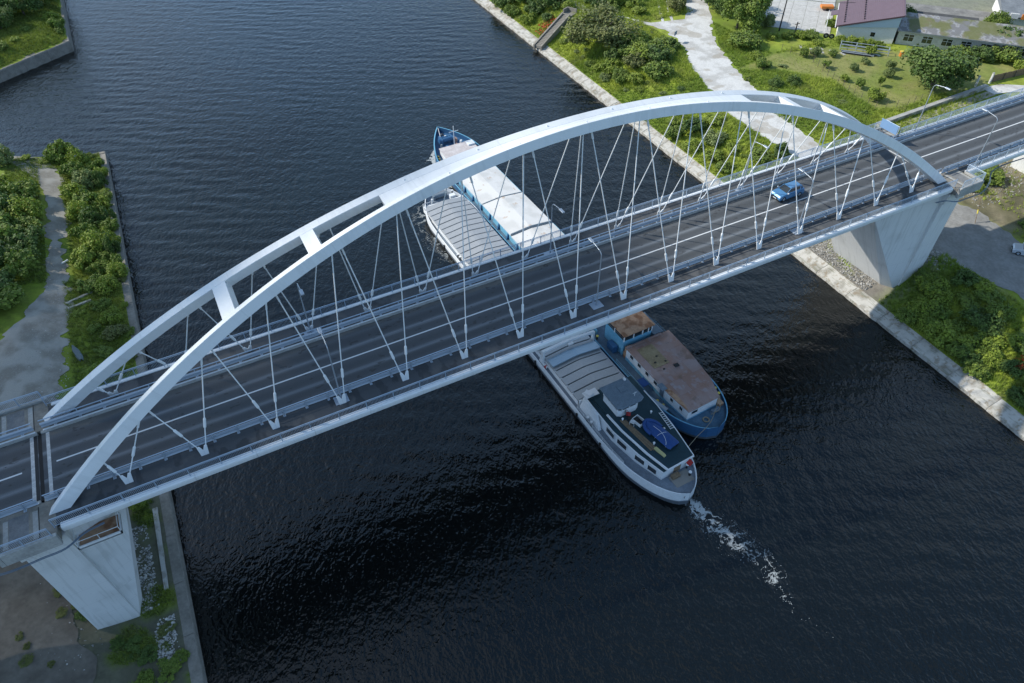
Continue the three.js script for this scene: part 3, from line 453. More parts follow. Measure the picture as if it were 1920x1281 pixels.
railing('railing along the shaded approach, upstream side', [[-54.8, -5.28], [-75.6, -5.28]]);

// street lamps
function lamp(label, x, s, z, H = 6.75) {
  const g = thing('street_lamp', label, 'street lamp', [x, 0.12, s * z], 0, 'street lamps along the bridge'), t = -s;   // arm reaches towards the road
  mesh('base_plate', [box(-0.62, 0.62, 0, 0.05, -0.5, 0.5)], std(C(0.36, 0.42, 0.50), 0.5, 0.2), g);
  mesh('pole', [rod(V3(0, 0.05, 0), V3(0, H - 0.7, 0), 0.075, 0.05, 10), tube([V3(0, H - 0.72, 0), V3(0, H - 0.25, t * 0.05), V3(0, H - 0.02, t * 0.3), V3(0, H + 0.06, t * 0.7)], 0.045, 8, 14), R(0, 0.05, 0, 0, 0.9, 0, 0.10, 10)], M.steel, g);
  mesh('arm', [R(0, H + 0.06, t * 0.68, 0, H + 0.2, t * 1.7, 0.04)], M.steel, g);
  const hd = mesh('lamp_head', [rbox(-0.16, 0.16, H + 0.14, H + 0.26, Math.min(t * 1.55, t * 2.35), Math.max(t * 1.55, t * 2.35), 0.05)], M.steel, g);
  mesh('lens', [box(-0.12, 0.12, H + 0.118, H + 0.138, Math.min(t * 1.75, t * 2.3), Math.max(t * 1.75, t * 2.3))], std(C(0.5, 0.5, 0.48), 0.2), hd);
}
lamp('street lamp on the camera side under the shaded half of the arch', -27, 1, 4.75); lamp('street lamp on the camera side at the crown of the arch', 0, 1, 4.75); lamp('street lamp on the camera side next to the blue car', 27, 1, 4.75);
lamp('street lamp on the upstream side under the shaded half of the arch', -27, -1, 4.75); lamp('street lamp on the upstream side near the crown, above the white barge hatches', 0, -1, 4.75); lamp('street lamp on the upstream side against the green bank', 27, -1, 4.75);
lamp('street lamp on the sunlit approach, camera side', 56.6, 1, 5.0); lamp('street lamp just past the signboard on the sunlit approach', 57.5, -1, 5.0); lamp('street lamp farthest along the approach by the gateway', 81, -1, 5.0);
// signboard seen from behind and above
{
  const g = thing('signboard', 'blue-grey signboard on two posts on the upstream corner platform', 'sign', [52.4, 0.13, -5.5]);
  for (const z of [-1.15, 1.15]) mesh('post', [R(0, 0, z, 0, 2.1, z, 0.05), R(0.9, 0, z, 0, 1.5, z, 0.035), box(-0.15, 0.15, 0, 0.04, z - 0.15, z + 0.15)], M.steel, g);
  mesh('board', [box(-0.09, -0.05, 1.2, 2.4, -1.35, 1.35)], std(C(0.20, 0.34, 0.55), 0.5, 0.2), g);
  for (const y of [1.5, 2.3]) mesh('stiffener', [box(-0.05, 0.02, y - 0.04, y + 0.04, -1.5, 1.5)], M.steel, g);
}
// ---------------------------------------------------------------- barges
const font = await new FontLoader().loadAsync('fonts/droid/droid_sans_bold.typeface.json');
function skin(zs, f, g) {                                   // plating between two plan curves f, g: z -> [halfWidth, y], both sides, closed at the ends
  const p = [], uv = [];
  const L = zs.map(z => [f(z), g(z), z]);
  for (const s of [-1, 1]) for (let i = 0; i < L.length - 1; i++) {
    const [a, b, z0] = L[i], [c, d, z1] = L[i + 1], q = [[s * a[0], a[1], z0], [s * c[0], c[1], z1], [s * d[0], d[1], z1], [s * b[0], b[1], z0]], o = s > 0 ? [0, 2, 1, 0, 3, 2] : [0, 1, 2, 0, 2, 3];
    for (const k of o) { p.push(...q[k]); uv.push(q[k][2], q[k][1] + q[k][0] * 0.2); }
  }
  const geo = new THREE.BufferGeometry(); geo.setAttribute('position', new THREE.Float32BufferAttribute(p, 3)); geo.setAttribute('uv', new THREE.Float32BufferAttribute(uv, 2)); geo.computeVertexNormals(); return geo;
}
function plan(zs, f, inset = 0) { const r = zs.map(z => [Math.max(0.02, f(z)[0] - inset), z]); return [...r, ...r.slice().reverse().map(([x, z]) => [-x, z])]; }
function plankDeck(zs, f, inset) { const p = [], uv = []; for (let i = 0; i < zs.length - 1; i++) { const a = f(zs[i]), b = f(zs[i + 1]), z0 = zs[i], z1 = zs[i + 1], A = Math.max(0.01, a[0] - inset), B = Math.max(0.01, b[0] - inset); for (const q of [[-A, a[1], z0], [-B, b[1], z1], [B, b[1], z1], [-A, a[1], z0], [B, b[1], z1], [A, a[1], z0]]) { p.push(...q); uv.push(q[0], q[2]); } } const g = new THREE.BufferGeometry(); g.setAttribute('position', new THREE.Float32BufferAttribute(p, 3)); g.setAttribute('uv', new THREE.Float32BufferAttribute(uv, 2)); g.computeVertexNormals(); return g; }
function taper(z, z0, z1, lb, ls, pb = 2.0, ps = 2.2, eb = 0.75, es = 0.6) { let k = 1; if (z < z0 + lb) { const t = clamp((z - z0) / lb); k = Math.min(k, Math.pow(1 - Math.pow(1 - t, pb), eb)); } if (z > z1 - ls) { const t = clamp((z1 - z) / ls); k = Math.min(k, Math.pow(1 - Math.pow(1 - t, ps), es)); } return k; }
function bollards(g, list, mat, h = 0.55) { for (const [x, y, z] of list) { const b = mesh('bollard', [rod(V3(x, y, z), V3(x, y + h, z), 0.13, 0.13, 10)], M.tarBlack, g); mesh('bollard_cap', [rod(V3(x, y + h, z), V3(x, y + h + 0.1, z), 0.19, 0.17, 12)], mat, b); } }
function windowAt(g, name, x, y, z, w, h, nx, nz, frame = M.white) {   // framed pane on a wall facing (nx, nz)
  const turn = Math.atan2(nx, nz), o = new THREE.Matrix4().makeRotationY(turn).setPosition(x, y, z), ap = q => { q.applyMatrix4(o); return q; };
  const p = mesh(name, [ap(box(-w / 2, w / 2, -h / 2, h / 2, 0.012, 0.026))], M.glass, g);
  mesh('frame', [ap(box(-w / 2 - 0.05, w / 2 + 0.05, h / 2, h / 2 + 0.05, 0.005, 0.04)), ap(box(-w / 2 - 0.05, w / 2 + 0.05, -h / 2 - 0.05, -h / 2, 0.005, 0.04)), ap(box(-w / 2 - 0.05, -w / 2, -h / 2, h / 2, 0.005, 0.04)), ap(box(w / 2, w / 2 + 0.05, -h / 2, h / 2, 0.005, 0.04))], frame, p);
}
function fencePosts(g, pts, h, mat, r = 0.022, name = 'rail') {
  const parts = []; for (let i = 0; i < pts.length; i++) { parts.push(R(pts[i][0], pts[i][1], pts[i][2], pts[i][0], pts[i][1] + h, pts[i][2], r)); if (i) for (const k of [1, 0.5]) parts.push(R(pts[i - 1][0], pts[i - 1][1] + h * k, pts[i - 1][2], pts[i][0], pts[i][1] + h * k, pts[i][2], r)); }
  return mesh(name, parts, mat, g);
}
// --- white and grey motor barge
{
  const g = thing('motor_barge', 'long white and grey motor barge with grey hatch covers and dark green aft deck', 'barge', [3.4, WATER, 0], 0.019);
  const Z0 = -47.6, Z1 = 19.9, zs = steps([Z0, -39, 0.5], [-39, 8, 4], [8, Z1, 0.4]), HWD = 4.12;
  const sheer = z => 1.15 + 1.0 * smooth(-38, -47.6, z) + 0.55 * smooth(10, 19.9, z), w = z => HWD * taper(z, Z0, Z1, 9, 9.5);
  const rail = z => [w(z), sheer(z) + 0.10 + 0.45 * smooth(-36, -40, z) + 0.32 * smooth(8, 12, z)], deckE = z => [w(z), sheer(z)], belt = z => [w(z) * 0.995 + 0.04, sheer(z) * 0.30 + 0.12], keel = z => [w(z) * (0.93 - 0.2 * smooth(13, 19.9, z)), -1.2];
  mesh('hull', skin(zs, belt, rail), M.hullWhite, g);
  mesh('lower_hull', skin(zs, keel, belt), std(C(0.10, 0.12, 0.145), 0.6), g);
  mesh('rubbing_strake', skin(zs, z => [w(z) + 0.05, sheer(z) * 0.30 + 0.10], z => [w(z) + 0.08, sheer(z) * 0.3 + 0.3]), std(C(0.16, 0.19, 0.23), 0.6), g);
  mesh('bulwark', skin(zs, z => [Math.max(0.01, w(z) - 0.10), sheer(z)], z => [Math.max(0.02, w(z) - 0.10), rail(z)[1]]), M.hullWhite, g);
  mesh('gunwale', skin(zs, rail, z => [Math.max(0.02, w(z) - 0.14), rail(z)[1] + 0.012]), M.white, g);
  mesh('deck', plankDeck(zs, z => [w(z), sheer(z) - 0.005], 0.05), M.deckGrey, g);
  for (const s of [-1, 1]) { mesh('coaming', [box(Math.min(s * 3.3, s * 3.52), Math.max(s * 3.3, s * 3.52), 1.14, 2.06, -43.2, 3.25)], M.hullWhite, g); mesh('coaming_rail', [R(s * 3.62, 1.9, -43, s * 3.62, 1.9, 3.2, 0.035), R(s * 3.62, 1.55, -43, s * 3.62, 1.55, 3.2, 0.03)], M.white, g); }
  for (const z of [-43.3, 3.2]) mesh('coaming', [box(-3.52, 3.52, 1.14, 2.1, z - 0.1, z + 0.1)], M.hullWhite, g);
  const n = 34, P = 46.2 / n, rnd = mulberry(77), hatchGeo = [0, 1, 2].map(k => { const s = new THREE.Shape([[-3.56, 2.02], [-3.52, 2.14], [-0.3, 2.50], [0.25, 2.50], [3.52, 2.14], [3.56, 2.02], [3.3, 2.02], [0, 2.36], [-3.3, 2.02]].map(q => new THREE.Vector2(...q))); const e = new THREE.ExtrudeGeometry(s, { depth: P - 0.22, bevelEnabled: true, bevelSize: 0.025, bevelThickness: 0.025, bevelSegments: 1 }); const q = planarUV(e), a = q.attributes.uv; for (let i = 0; i < a.count; i++) a.setXY(i, a.getX(i) + k * 1.3, a.getY(i) + k * 0.9); return q; });
  const liftMat = std(C(0.34, 0.44, 0.52), 0.3, 0.5);
  for (let i = 0; i < n; i++) { const z = -43.0 + i * P, m = mesh('hatch_cover', hatchGeo[Math.floor(rnd() * 3)], M.hatchA, g); m.position.set(0, (rnd() - 0.5) * 0.02, z + 0.07); }
  mesh('hatch_seal', [box(-3.4, 3.4, 1.9, 1.98, -43.1, 3.1)], M.tarBlack, g);
  for (const k of [0, 1]) { const m = mesh('lifted_cover', hatchGeo[k], liftMat, g); m.position.set(0, 0.22 + 0.14 * k, -4.25 + 0.3 * k); m.userData.label = 'hatch cover stacked under the gantry'; }
  // rolling gantry
  const gz = -4.9, gan = mesh('gantry_beam', [bar(V3(-3.75, 3.35, gz), V3(0, 3.62, gz), 0.34, 0.3), bar(V3(0, 3.62, gz), V3(3.75, 3.35, gz), 0.34, 0.3), box(-0.35, 0.35, 3.3, 3.55, gz + 0.18, gz + 0.62)], M.white, g);
  for (const s of [-1, 1]) mesh('gantry_leg', [box(s * 3.75 - 0.14, s * 3.75 + 0.14, 1.3, 3.45, gz - 0.2, gz + 0.2), box(s * 3.75 - 0.12, s * 3.75 + 0.12, 1.25, 1.55, gz - 0.7, gz + 1.0)], M.white, g);
  mesh('gantry_wheel', [rod(V3(-3.9, 1.38, gz + 0.8), V3(-3.6, 1.38, gz + 0.8), 0.2, 0.2, 12), rod(V3(3.6, 1.38, gz + 0.8), V3(3.9, 1.38, gz + 0.8), 0.2, 0.2, 12)], M.red, g);
  // aft house
  const wallPoly = [[-2.95, 3.75], [3.45, 3.75], [3.45, 9], [3.2, 12.5], [2.6, 16.6], [-1.45, 16.75], [-2.35, 13.5], [-2.95, 9.5]];
  mesh('house_wall', planarUV(slab(wallPoly, 1.1, 3.02)), M.hullWhite, g);
  mesh('aft_deck', planarUV(slab([[-2.45, 3.65], [3.55, 3.65], [3.55, 9], [3.3, 12.5], [2.72, 16.7], [-1.0, 16.85], [-1.7, 14], [-2.3, 10]], 3.03, 3.24, 0.02)), M.green, g);
  mesh('side_deck', planarUV(slab([[-3.05, 3.7], [-2.48, 3.7], [-2.33, 10], [-1.73, 14], [-1.05, 16.8], [-1.5, 16.85], [-2.42, 13.5], [-3.05, 9.5]], 3.022, 3.08)), M.green, g);
  const edge = (pts, y, r, nm, mt) => mesh(nm, pts.slice(1).map((q, i) => bar(V3(pts[i][0], y, pts[i][1]), V3(q[0], y, q[1]), r, r)), mt, g);
  edge([[-2.40, 7.4], [-2.25, 10.2], [-1.65, 14.1], [-0.98, 16.85]], 3.30, 0.2, 'coaming_strip', M.white);
  edge([[3.55, 6.4], [3.55, 9], [3.3, 12.5], [2.72, 16.7]], 3.26, 0.10, 'edge_strip', M.white); edge([[2.72, 16.75], [-1.0, 16.9]], 3.2, 0.16, 'edge_strip', M.white); edge([[-3.07, 4], [-3.07, 9.5], [-2.44, 13.5], [-1.5, 16.9]], 3.06, 0.1, 'edge_strip', M.white);
  for (const [z0, z1, x0, x1, amber] of [[8.3, 9.9, -2.97, -2.93, 0], [10.3, 11.9, -2.86, -2.60, 0], [13.1, 14.5, -2.43, -2.05, 1], [14.9, 16.1, -1.98, -1.62, 1]]) { const nx = -(z1 - z0), nz = (x1 - x0), l = Math.hypot(nx, nz); windowAt(g, 'window', (x0 + x1) / 2 - 0.04, 2.2, (z0 + z1) / 2, Math.hypot(z1 - z0, x1 - x0) * 0.9, 0.75, nx / l, nz / l, M.white); }
  mesh('house_door', [box(0.2, 1.1, 1.75, 2.9, 16.66, 16.74)], M.wood, g);
  // port wing wall beside the hatch end
  mesh('wing_wall', [hull8([V3(-3.5, 1.1, 3.4), V3(-3.1, 1.1, 3.4), V3(-3.1, 1.1, 7.6), V3(-3.5, 1.1, 7.6), V3(-3.35, 3.35, 3.9), V3(-3.1, 3.35, 3.9), V3(-3.1, 3.2, 6.6), V3(-3.35, 3.2, 6.6)])], M.hullWhite, g);
  mesh('awning', [bar(V3(-3.0, 3.75, 4.0), V3(-2.4, 3.75, 3.7), 0.9, 0.05), box(-3.3, -1.5, 3.5, 3.6, 3.4, 4.4)], M.white, g);
  // wheelhouse
  const wh = mesh('wheelhouse', planarUV(slab([[-1.55, 5.3], [1.35, 5.3], [1.35, 8.1], [0.9, 8.35], [-1.1, 8.35], [-1.55, 8.1]], 3.24, 4.25)), M.hullWhite, g);
  mesh('window_band', planarUV(slab([[-1.50, 5.35], [1.30, 5.35], [1.30, 8.05], [0.88, 8.3], [-1.08, 8.3], [-1.5, 8.05]], 4.25, 5.05)), M.glass, wh);
  for (const [x, z] of [[-1.55, 5.3], [1.35, 5.3], [1.35, 8.1], [0.9, 8.35], [-1.1, 8.35], [-1.55, 8.1], [-0.1, 8.36], [-1.56, 6.7], [1.36, 6.7]]) mesh('window_post', [box(x - 0.05, x + 0.05, 4.22, 5.08, z - 0.05, z + 0.05)], M.white, wh);
  const rf = mesh('wheelhouse_roof', planarUV(slab([[-1.95, 4.85], [1.75, 4.85], [1.75, 8.45], [1.2, 8.75], [-1.4, 8.75], [-1.95, 8.45]], 5.06, 5.22, 0.03)), M.slate, g);
  mesh('roof_hatch', [box(-0.2, 0.8, 5.22, 5.28, 5.6, 6.7)], M.slate, rf); mesh('aerial', [R(0.9, 5.2, 7.8, 0.9, 5.9, 7.8, 0.03), R(0.6, 5.75, 7.8, 1.2, 5.75, 7.8, 0.025)], M.white, rf); mesh('search_light', [rbox(1.15, 1.45, 5.22, 5.5, 5.0, 5.4, 0.1)], M.white, rf);
  // fittings
  bollards(g, [[-3.75, 1.15, 5.6], [-3.75, 1.15, 6.4], [2.9, 1.6, 15.2], [1.6, 1.7, 17.8], [1.9, 1.75, 16.9], [-3.75, 1.15, -30], [-3.75, 1.15, -29.3], [-2.4, 1.9, -45], [2.4, 1.9, -45]], M.white);
  mesh('stern_floor', [box(-0.6, 1.8, 1.62, 1.68, 16.95, 18.5)], std(C(0.26, 0.25, 0.23), 0.9), g); mesh('locker', [rbox(-0.4, 0.6, 1.65, 2.1, 16.95, 17.5)], M.wood, g);
  const fl = mesh('flag_staff', [R(1.2, 3.2, 16.9, 1.5, 4.6, 17.5, 0.025)], M.white, g); mesh('flag', [hull8([V3(1.30, 3.3, 17.1), V3(1.34, 3.25, 17.14), V3(1.6, 3.0, 17.55), V3(1.56, 3.05, 17.5), V3(1.44, 4.35, 17.4), V3(1.48, 4.3, 17.44), V3(1.75, 3.85, 17.75), V3(1.7, 3.9, 17.7)])], M.red, fl);
  mesh('stern_lettering', (() => { const t = new TextGeometry('OV', { font, size: 0.36, depth: 0.02 }); t.computeBoundingBox(); t.translate(-0.3, 0, 0); t.rotateY(0.15); t.translate(-0.35, 1.25, 19.68); return [t]; })(), M.tarBlack, g);
  for (const [x, z] of [[2.2, 9.6], [2.0, 12.3], [-0.2, 13.4], [-1.3, 8.9]]) mesh('vent', [rod(V3(x, 3.24, z), V3(x, 3.5, z), 0.08, 0.08, 8), new THREE.SphereGeometry(0.14, 10, 6).translate(x, 3.55, z)], M.white, g);
  mesh('skylight', [rbox(-0.7, 0.35, 3.24, 3.6, 9.0, 9.9)], M.tarBlack, g);
  for (const z of [-34, -24, -14, -6, 4, 9]) mesh('fender', [rod(V3(-4.22, 0.25, z), V3(-4.22, 0.95, z), 0.13, 0.13, 8)], M.rubber, g);
  // bow gear
  mesh('anchor_winch', [rod(V3(-0.9, 2.35, -44.8), V3(0.9, 2.35, -44.8), 0.38, 0.38, 12), box(-1.2, -0.9, 1.7, 2.7, -45.1, -44.4), box(0.9, 1.2, 1.7, 2.7, -45.1, -44.4)], M.slate, g); mesh('bow_locker', [rbox(1.4, 2.4, 1.7, 2.4, -44.4, -43.6)], M.white, g); mesh('chain_pipe', [R(-1.6, 1.7, -44.2, -1.6, 2.5, -44.2, 0.16)], M.white, g);
  fencePosts(g, [-3.4, -2.6, -1.8].map(x => [x, 1.5, -43.75]), 0.9, M.white, 0.04, 'bow_rail');
  fencePosts(g, [3.6, 5, 7, 9, 11, 13].map(z => [-3.98 * taper(z, Z0, Z1, 9, 9.5) + 0.02, sheer(z) + 0.2, z]), 0.5, M.white, 0.02, 'side_rail');
}
// gear lying on the aft deck of the white barge
{
  const Y = WATER + 3.25, bx = 4.7, bz = 12.9;
  const t = thing('dinghy', 'small dinghy under a bright blue tarpaulin on the green aft deck', 'boat', [bx, Y, bz], 0.18);
  const zs = steps([-2.2, 2.1, 0.25]), w = z => 0.82 * taper(z, -2.4, 2.3, 2.0, 0.5, 2, 2.2, 0.7, 0.5);
  mesh('hull', skin(zs, z => [w(z) * 0.55, 0.02], z => [w(z), 0.5]), std(C(0.02, 0.03, 0.04), 0.6), t);
  mesh('tarpaulin', sheet([-1, -0.8, -0.5, -0.2, 0, 0.2, 0.5, 0.8, 1], zs, (u, z) => [u * (w(z) + 0.03), 0.42 + 0.34 * Math.sqrt(1 - 0.92 * u * u) * (0.7 + 0.3 * smooth(2.2, 0, Math.abs(z))) + 0.05 * Math.sin(z * 5 + u * 3) * (1 - Math.abs(u)), z]), M.tarp, t);
  mesh('bow_tube', [tube([V3(-0.85, 0.45, -0.7), V3(-0.8, 0.5, -1.6), V3(-0.4, 0.52, -2.25), V3(0, 0.53, -2.42), V3(0.4, 0.52, -2.25), V3(0.8, 0.5, -1.6), V3(0.85, 0.45, -0.7)], 0.2, 10, 40)], M.tarp, t);
  mesh('lashing', [tube([V3(-0.86, 0.4, -0.1), V3(-0.4, 0.78, 0), V3(0, 0.83, 0.1), V3(0.4, 0.78, 0.2), V3(0.86, 0.4, 0.3)], 0.02, 6), tube([V3(0, 0.8, -1.2), V3(0, 0.83, 0.1), V3(-0.5, 0.75, 1.2), V3(-0.85, 0.4, 1.5)], 0.02, 6)], M.white, t);
  const k = thing('deck_chair', 'white plastic chair facing a white box on the green aft deck', 'chair', [bx - 1.75, Y, bz - 3.0], 2.2);
  mesh('seat', [rbox(-0.27, 0.27, 0.4, 0.46, -0.26, 0.26, 0.02)], M.white, k); mesh('backrest', [hull8([V3(-0.27, 0.46, -0.27), V3(0.27, 0.46, -0.27), V3(0.27, 0.46, -0.22), V3(-0.27, 0.46, -0.22), V3(-0.24, 0.92, -0.42), V3(0.24, 0.92, -0.42), V3(0.24, 0.92, -0.38), V3(-0.24, 0.92, -0.38)])], M.white, k); for (const [x, z] of [[-1, -1], [1, -1], [1, 1], [-1, 1]]) mesh('leg', [R(x * 0.25, 0.41, z * 0.23, x * 0.28, 0, z * 0.27, 0.022)], M.white, k);
  const b = thing('storage_box', 'open white box with a dark inside on the green aft deck', 'box', [bx - 0.95, Y, bz - 2.9], 0.25);
  for (const s of [-1, 1]) { mesh('side', [box(s * 0.45 - 0.03, s * 0.45 + 0.03, 0, 0.45, -0.65, 0.65)], M.white, b); mesh('end', [box(-0.42, 0.42, 0, 0.45, s * 0.62 - 0.03, s * 0.62 + 0.03)], M.white, b); } mesh('bottom', [box(-0.42, 0.42, 0.01, 0.05, -0.59, 0.59)], M.tarBlack, b);
  for (let i = 0; i < 3; i++) tag(mesh('plank', [box(-0.11, 0.11, 0.0, 0.06, -2.6, 2.6).rotateY(0.13 + 0.015 * i).translate(2.4 + i * 0.27, Y, 11.4 + i * 0.12)], M.wood), 'long weathered plank lying along the white coaming of the green aft deck', 'plank', 'planks on the green aft deck');
  tag(mesh('gangplank', [hull8([V3(3.05, Y, 13.9), V3(3.45, Y, 13.85), V3(3.75, Y, 15.3), V3(3.4, Y, 15.4), V3(3.1, Y + 0.22, 13.9), V3(3.4, Y + 0.24, 13.9), V3(3.7, Y + 0.2, 15.2), V3(3.45, Y + 0.2, 15.3)])], std(C(0.45, 0.42, 0.20), 0.6)), 'pale yellow bundled cover near the stern edge of the green deck', 'cover');
  const ld = thing('deck_ladder', 'short pale ladder lying flat along the outer edge of the green deck', 'ladder', [6.72, Y + 0.02, 11.3], -0.09);
  for (const s of [-1, 1]) mesh('stile', [box(s * 0.24 - 0.03, s * 0.24 + 0.03, 0, 0.06, -1.3, 1.3)], M.white, ld); for (let i = 0; i < 9; i++) mesh('rung', [box(-0.21, 0.21, 0.01, 0.05, -1.2 + i * 0.3 - 0.03, -1.2 + i * 0.3 + 0.03)], M.white, ld);
  const fr = thing('folding_chair', 'dark folding chair by the white box on the green deck', 'chair', [bx - 1.5, Y, bz - 4.2], 0.9);
  mesh('seat', [box(-0.28, 0.28, 0.38, 0.42, -0.26, 0.26)], M.red, fr); mesh('backrest', [box(-0.28, 0.28, 0.45, 0.9, -0.34, -0.3)], M.tarBlack, fr); for (const x of [-0.27, 0.27]) { mesh('leg', [R(x, 0.9, -0.33, x, 0, 0.28, 0.018)], M.tarBlack, fr); mesh('leg', [R(x, 0.42, 0.22, x, 0, -0.3, 0.018)], M.tarBlack, fr); }
}
// --- blue barge
{
  const g = thing('cargo_barge', 'long blue cargo barge with white hatch covers and a rusty brown deckhouse roof', 'barge', [12.05, WATER, 0], 0.02);
  const Z0 = -64.6, Z1 = 14.2, zs = steps([Z0, -53, 0.5], [-53, 3, 4], [3, Z1, 0.4]);
  const sheer = z => 1.25 + 1.15 * smooth(-50, -62, z) + 0.25 * smooth(6, 14, z), w = z => 4.35 * taper(z, Z0, Z1, 9.5, 8.5, 1.45, 2.4, 0.95, 0.55);
  const rail = z => [w(z) + 0.06 * smooth(-52, -60, z), sheer(z) + 0.1 + 0.75 * smooth(-52, -57, z) + 0.45 * smooth(4, 8, z)], belt = z => [w(z) * 0.985 + 0.02, 0.42], keel = z => [w(z) * (0.92 - 0.15 * smooth(8, 14, z)), -1.2];
  mesh('hull', skin(zs, belt, rail), M.blue, g); mesh('lower_hull', skin(zs, keel, belt), std(C(0.07, 0.085, 0.10), 0.7), g);
  mesh('bulwark', skin(zs, z => [Math.max(0.01, w(z) - 0.12), sheer(z)], z => [Math.max(0.02, w(z) - 0.12), rail(z)[1]]), M.blue, g);
  mesh('gunwale', skin(zs, rail, z => [Math.max(0.02, w(z) - 0.16), rail(z)[1] + 0.012]), M.skyBlue, g);
  mesh('deck', plankDeck(zs.filter(z => z > -53), z => [w(z), sheer(z) - 0.005], 0.05), tx(speck([0.075, 0.13, 0.19], [0.05, 0.09, 0.13], [0.11, 0.17, 0.23], 4, 512, 161), 0.8), g);
  mesh('bow_deck', plankDeck(zs.filter(z => z <= -53), z => [w(z), sheer(z) - 0.005], 0.05), M.blue, g);
  mesh('stern_deck', planarUV(slab([[-3.4, 8.8], [3.4, 8.8], [2.9, 11.8], [1.6, 13.4], [0, 13.9], [-1.6, 13.4], [-2.9, 11.8]], 1.5, 1.56)), tx(speck([0.05, 0.13, 0.22], [0.035, 0.09, 0.15], [0.10, 0.17, 0.23], 3, 512, 163), 0.85), g);
  // hold coaming with frames, and the three long white cover sections
  for (const s of [-1, 1]) {
    mesh('coaming', [box(s > 0 ? 3.5 : -3.62, s > 0 ? 3.62 : -3.5, 1.24, 2.2, -49, -6)], M.skyBlue, g);
    for (let z = -48.5; z < -7; z += 3) mesh('coaming_frame', [hull8([V3(s * 3.62, 1.25, z - 0.14), V3(s * 4.02, 1.25, z - 0.14), V3(s * 4.02, 1.25, z + 0.14), V3(s * 3.62, 1.25, z + 0.14), V3(s * 3.62, 2.15, z - 0.14), V3(s * 3.72, 2.15, z - 0.14), V3(s * 3.72, 2.15, z + 0.14), V3(s * 3.62, 2.15, z + 0.14)])], M.blue, g);
    mesh('coaming_rail', [R(s * 3.7, 2.3, -49, s * 3.7, 2.3, -6, 0.03)], M.skyBlue, g);
  }
  for (const [i, [a, b, dy]] of [[-48.8, -39.25, 0.0], [-39.05, -29.75, 0.12], [-29.55, -20, 0.0], [-19.8, -10.5, 0.12]].entries()) {
    const s = new THREE.Shape([[-3.62, 2.12], [-3.62, 2.28], [-0.1, 2.62], [3.62, 2.28], [3.62, 2.12]].map(q => new THREE.Vector2(q[0], q[1] + dy))); const e = new THREE.ExtrudeGeometry(s, { depth: b - a, bevelEnabled: true, bevelSize: 0.03, bevelThickness: 0.03, bevelSegments: 1 }); e.translate(0, 0, a);
    const m = mesh('hatch_cover', [e], M.cover, g); mesh('cover_edge', [bar(V3(-3.6, 2.38 + dy, b), V3(-0.1, 2.72 + dy, b), 0.16, 0.14), bar(V3(-0.1, 2.72 + dy, b), V3(3.6, 2.38 + dy, b), 0.16, 0.14)], M.slate, m);
  }
  // bow: winch, chains, fore cabin
  const cab = mesh('fore_cabin', planarUV(slab([[-2.9, -57.2], [3.1, -57.2], [3.3, -51], [-3.3, -51]], 1.3, 3.05)), M.hullWhite, g); mesh('cabin_roof', planarUV(slab([[-3.0, -57.35], [3.2, -57.35], [3.4, -50.9], [-3.4, -50.9]], 3.06, 3.18)), tx(speck([0.50, 0.47, 0.48], [0.38, 0.33, 0.32], [0.58, 0.56, 0.57], 4, 512, 165), 0.85), cab);
  mesh('cabin_box', [rbox(2.0, 3.3, 3.18, 3.45, -57.0, -55.6)], M.hullWhite, cab);
  mesh('anchor_winch', [rod(V3(-1.1, 3.05, -59.8), V3(0.6, 3.05, -59.8), 0.42, 0.42, 14), rod(V3(-1.4, 3.05, -60.6), V3(0.2, 3.05, -60.6), 0.26, 0.26, 12), box(-1.5, -1.2, 2.3, 3.4, -61, -59.3), box(0.6, 0.85, 2.3, 3.4, -61, -59.3), rod(V3(-1.9, 3.0, -59.8), V3(-1.5, 3.0, -59.8), 0.5, 0.5, 12)], M.blue, g);
  mesh('winch_motor', [rbox(0.9, 1.6, 2.3, 2.9, -60.2, -59.4)], M.rust, g); mesh('capstan', [rod(V3(1.9, 2.2, -58.6), V3(1.9, 2.9, -58.6), 0.28, 0.2, 12)], M.hullWhite, g); mesh('bow_mast', [R(0.4, 2.3, -58.2, 0.4, 6.2, -58.2, 0.06)], M.white, g); mesh('bow_stay', [R(-0.1, 3.2, -64.1, -0.9, 2.6, -61.2, 0.05)], M.white, g); mesh('mast_arm', [R(-0.5, 5.2, -58.2, 1.3, 5.2, -58.2, 0.045)], M.white, g);
  for (const [x, z, w, h, m] of [[-0.9, -58.4, 0.5, 0.5, M.blue], [-1.9, -58.6, 0.35, 0.9, M.slate], [0.2, -61.6, 0.4, 0.4, M.hullWhite], [1.3, -60.9, 0.5, 0.35, M.blue], [2.3, -58.0, 0.45, 0.5, M.skyBlue], [-2.2, -57.9, 0.4, 0.6, M.blue], [-0.3, -62.4, 0.3, 0.5, M.slate], [1.0, -58.6, 0.35, 0.4, M.rust]]) mesh('deck_fitting', [rbox(x - w / 2, x + w / 2, sheer(z), sheer(z) + h, z - w / 2, z + w / 2, 0.08)], m, g);
  for (const x of [-1.0, 0.2]) mesh('anchor_chain', [R(x, sheer(-61) + 0.35, -60.4, x * 0.3, sheer(-63) + 0.2, -63.2, 0.07)], M.tarBlack, g);
  bollards(g, [[-3.55, 1.6, -56.6], [-3.65, 1.5, -55.9], [-3.75, 1.4, -55.2], [3.55, 1.6, -57.4], [3.7, 1.5, -56.6], [3.8, 1.4, -55.8], [-3.9, 1.25, -6.2], [-3.9, 1.25, -5.4], [-3.75, 1.25, 7.4], [-3.6, 1.3, 8.3], [3.6, 1.35, 9.2], [3.4, 1.4, 10.1]], M.yellow);
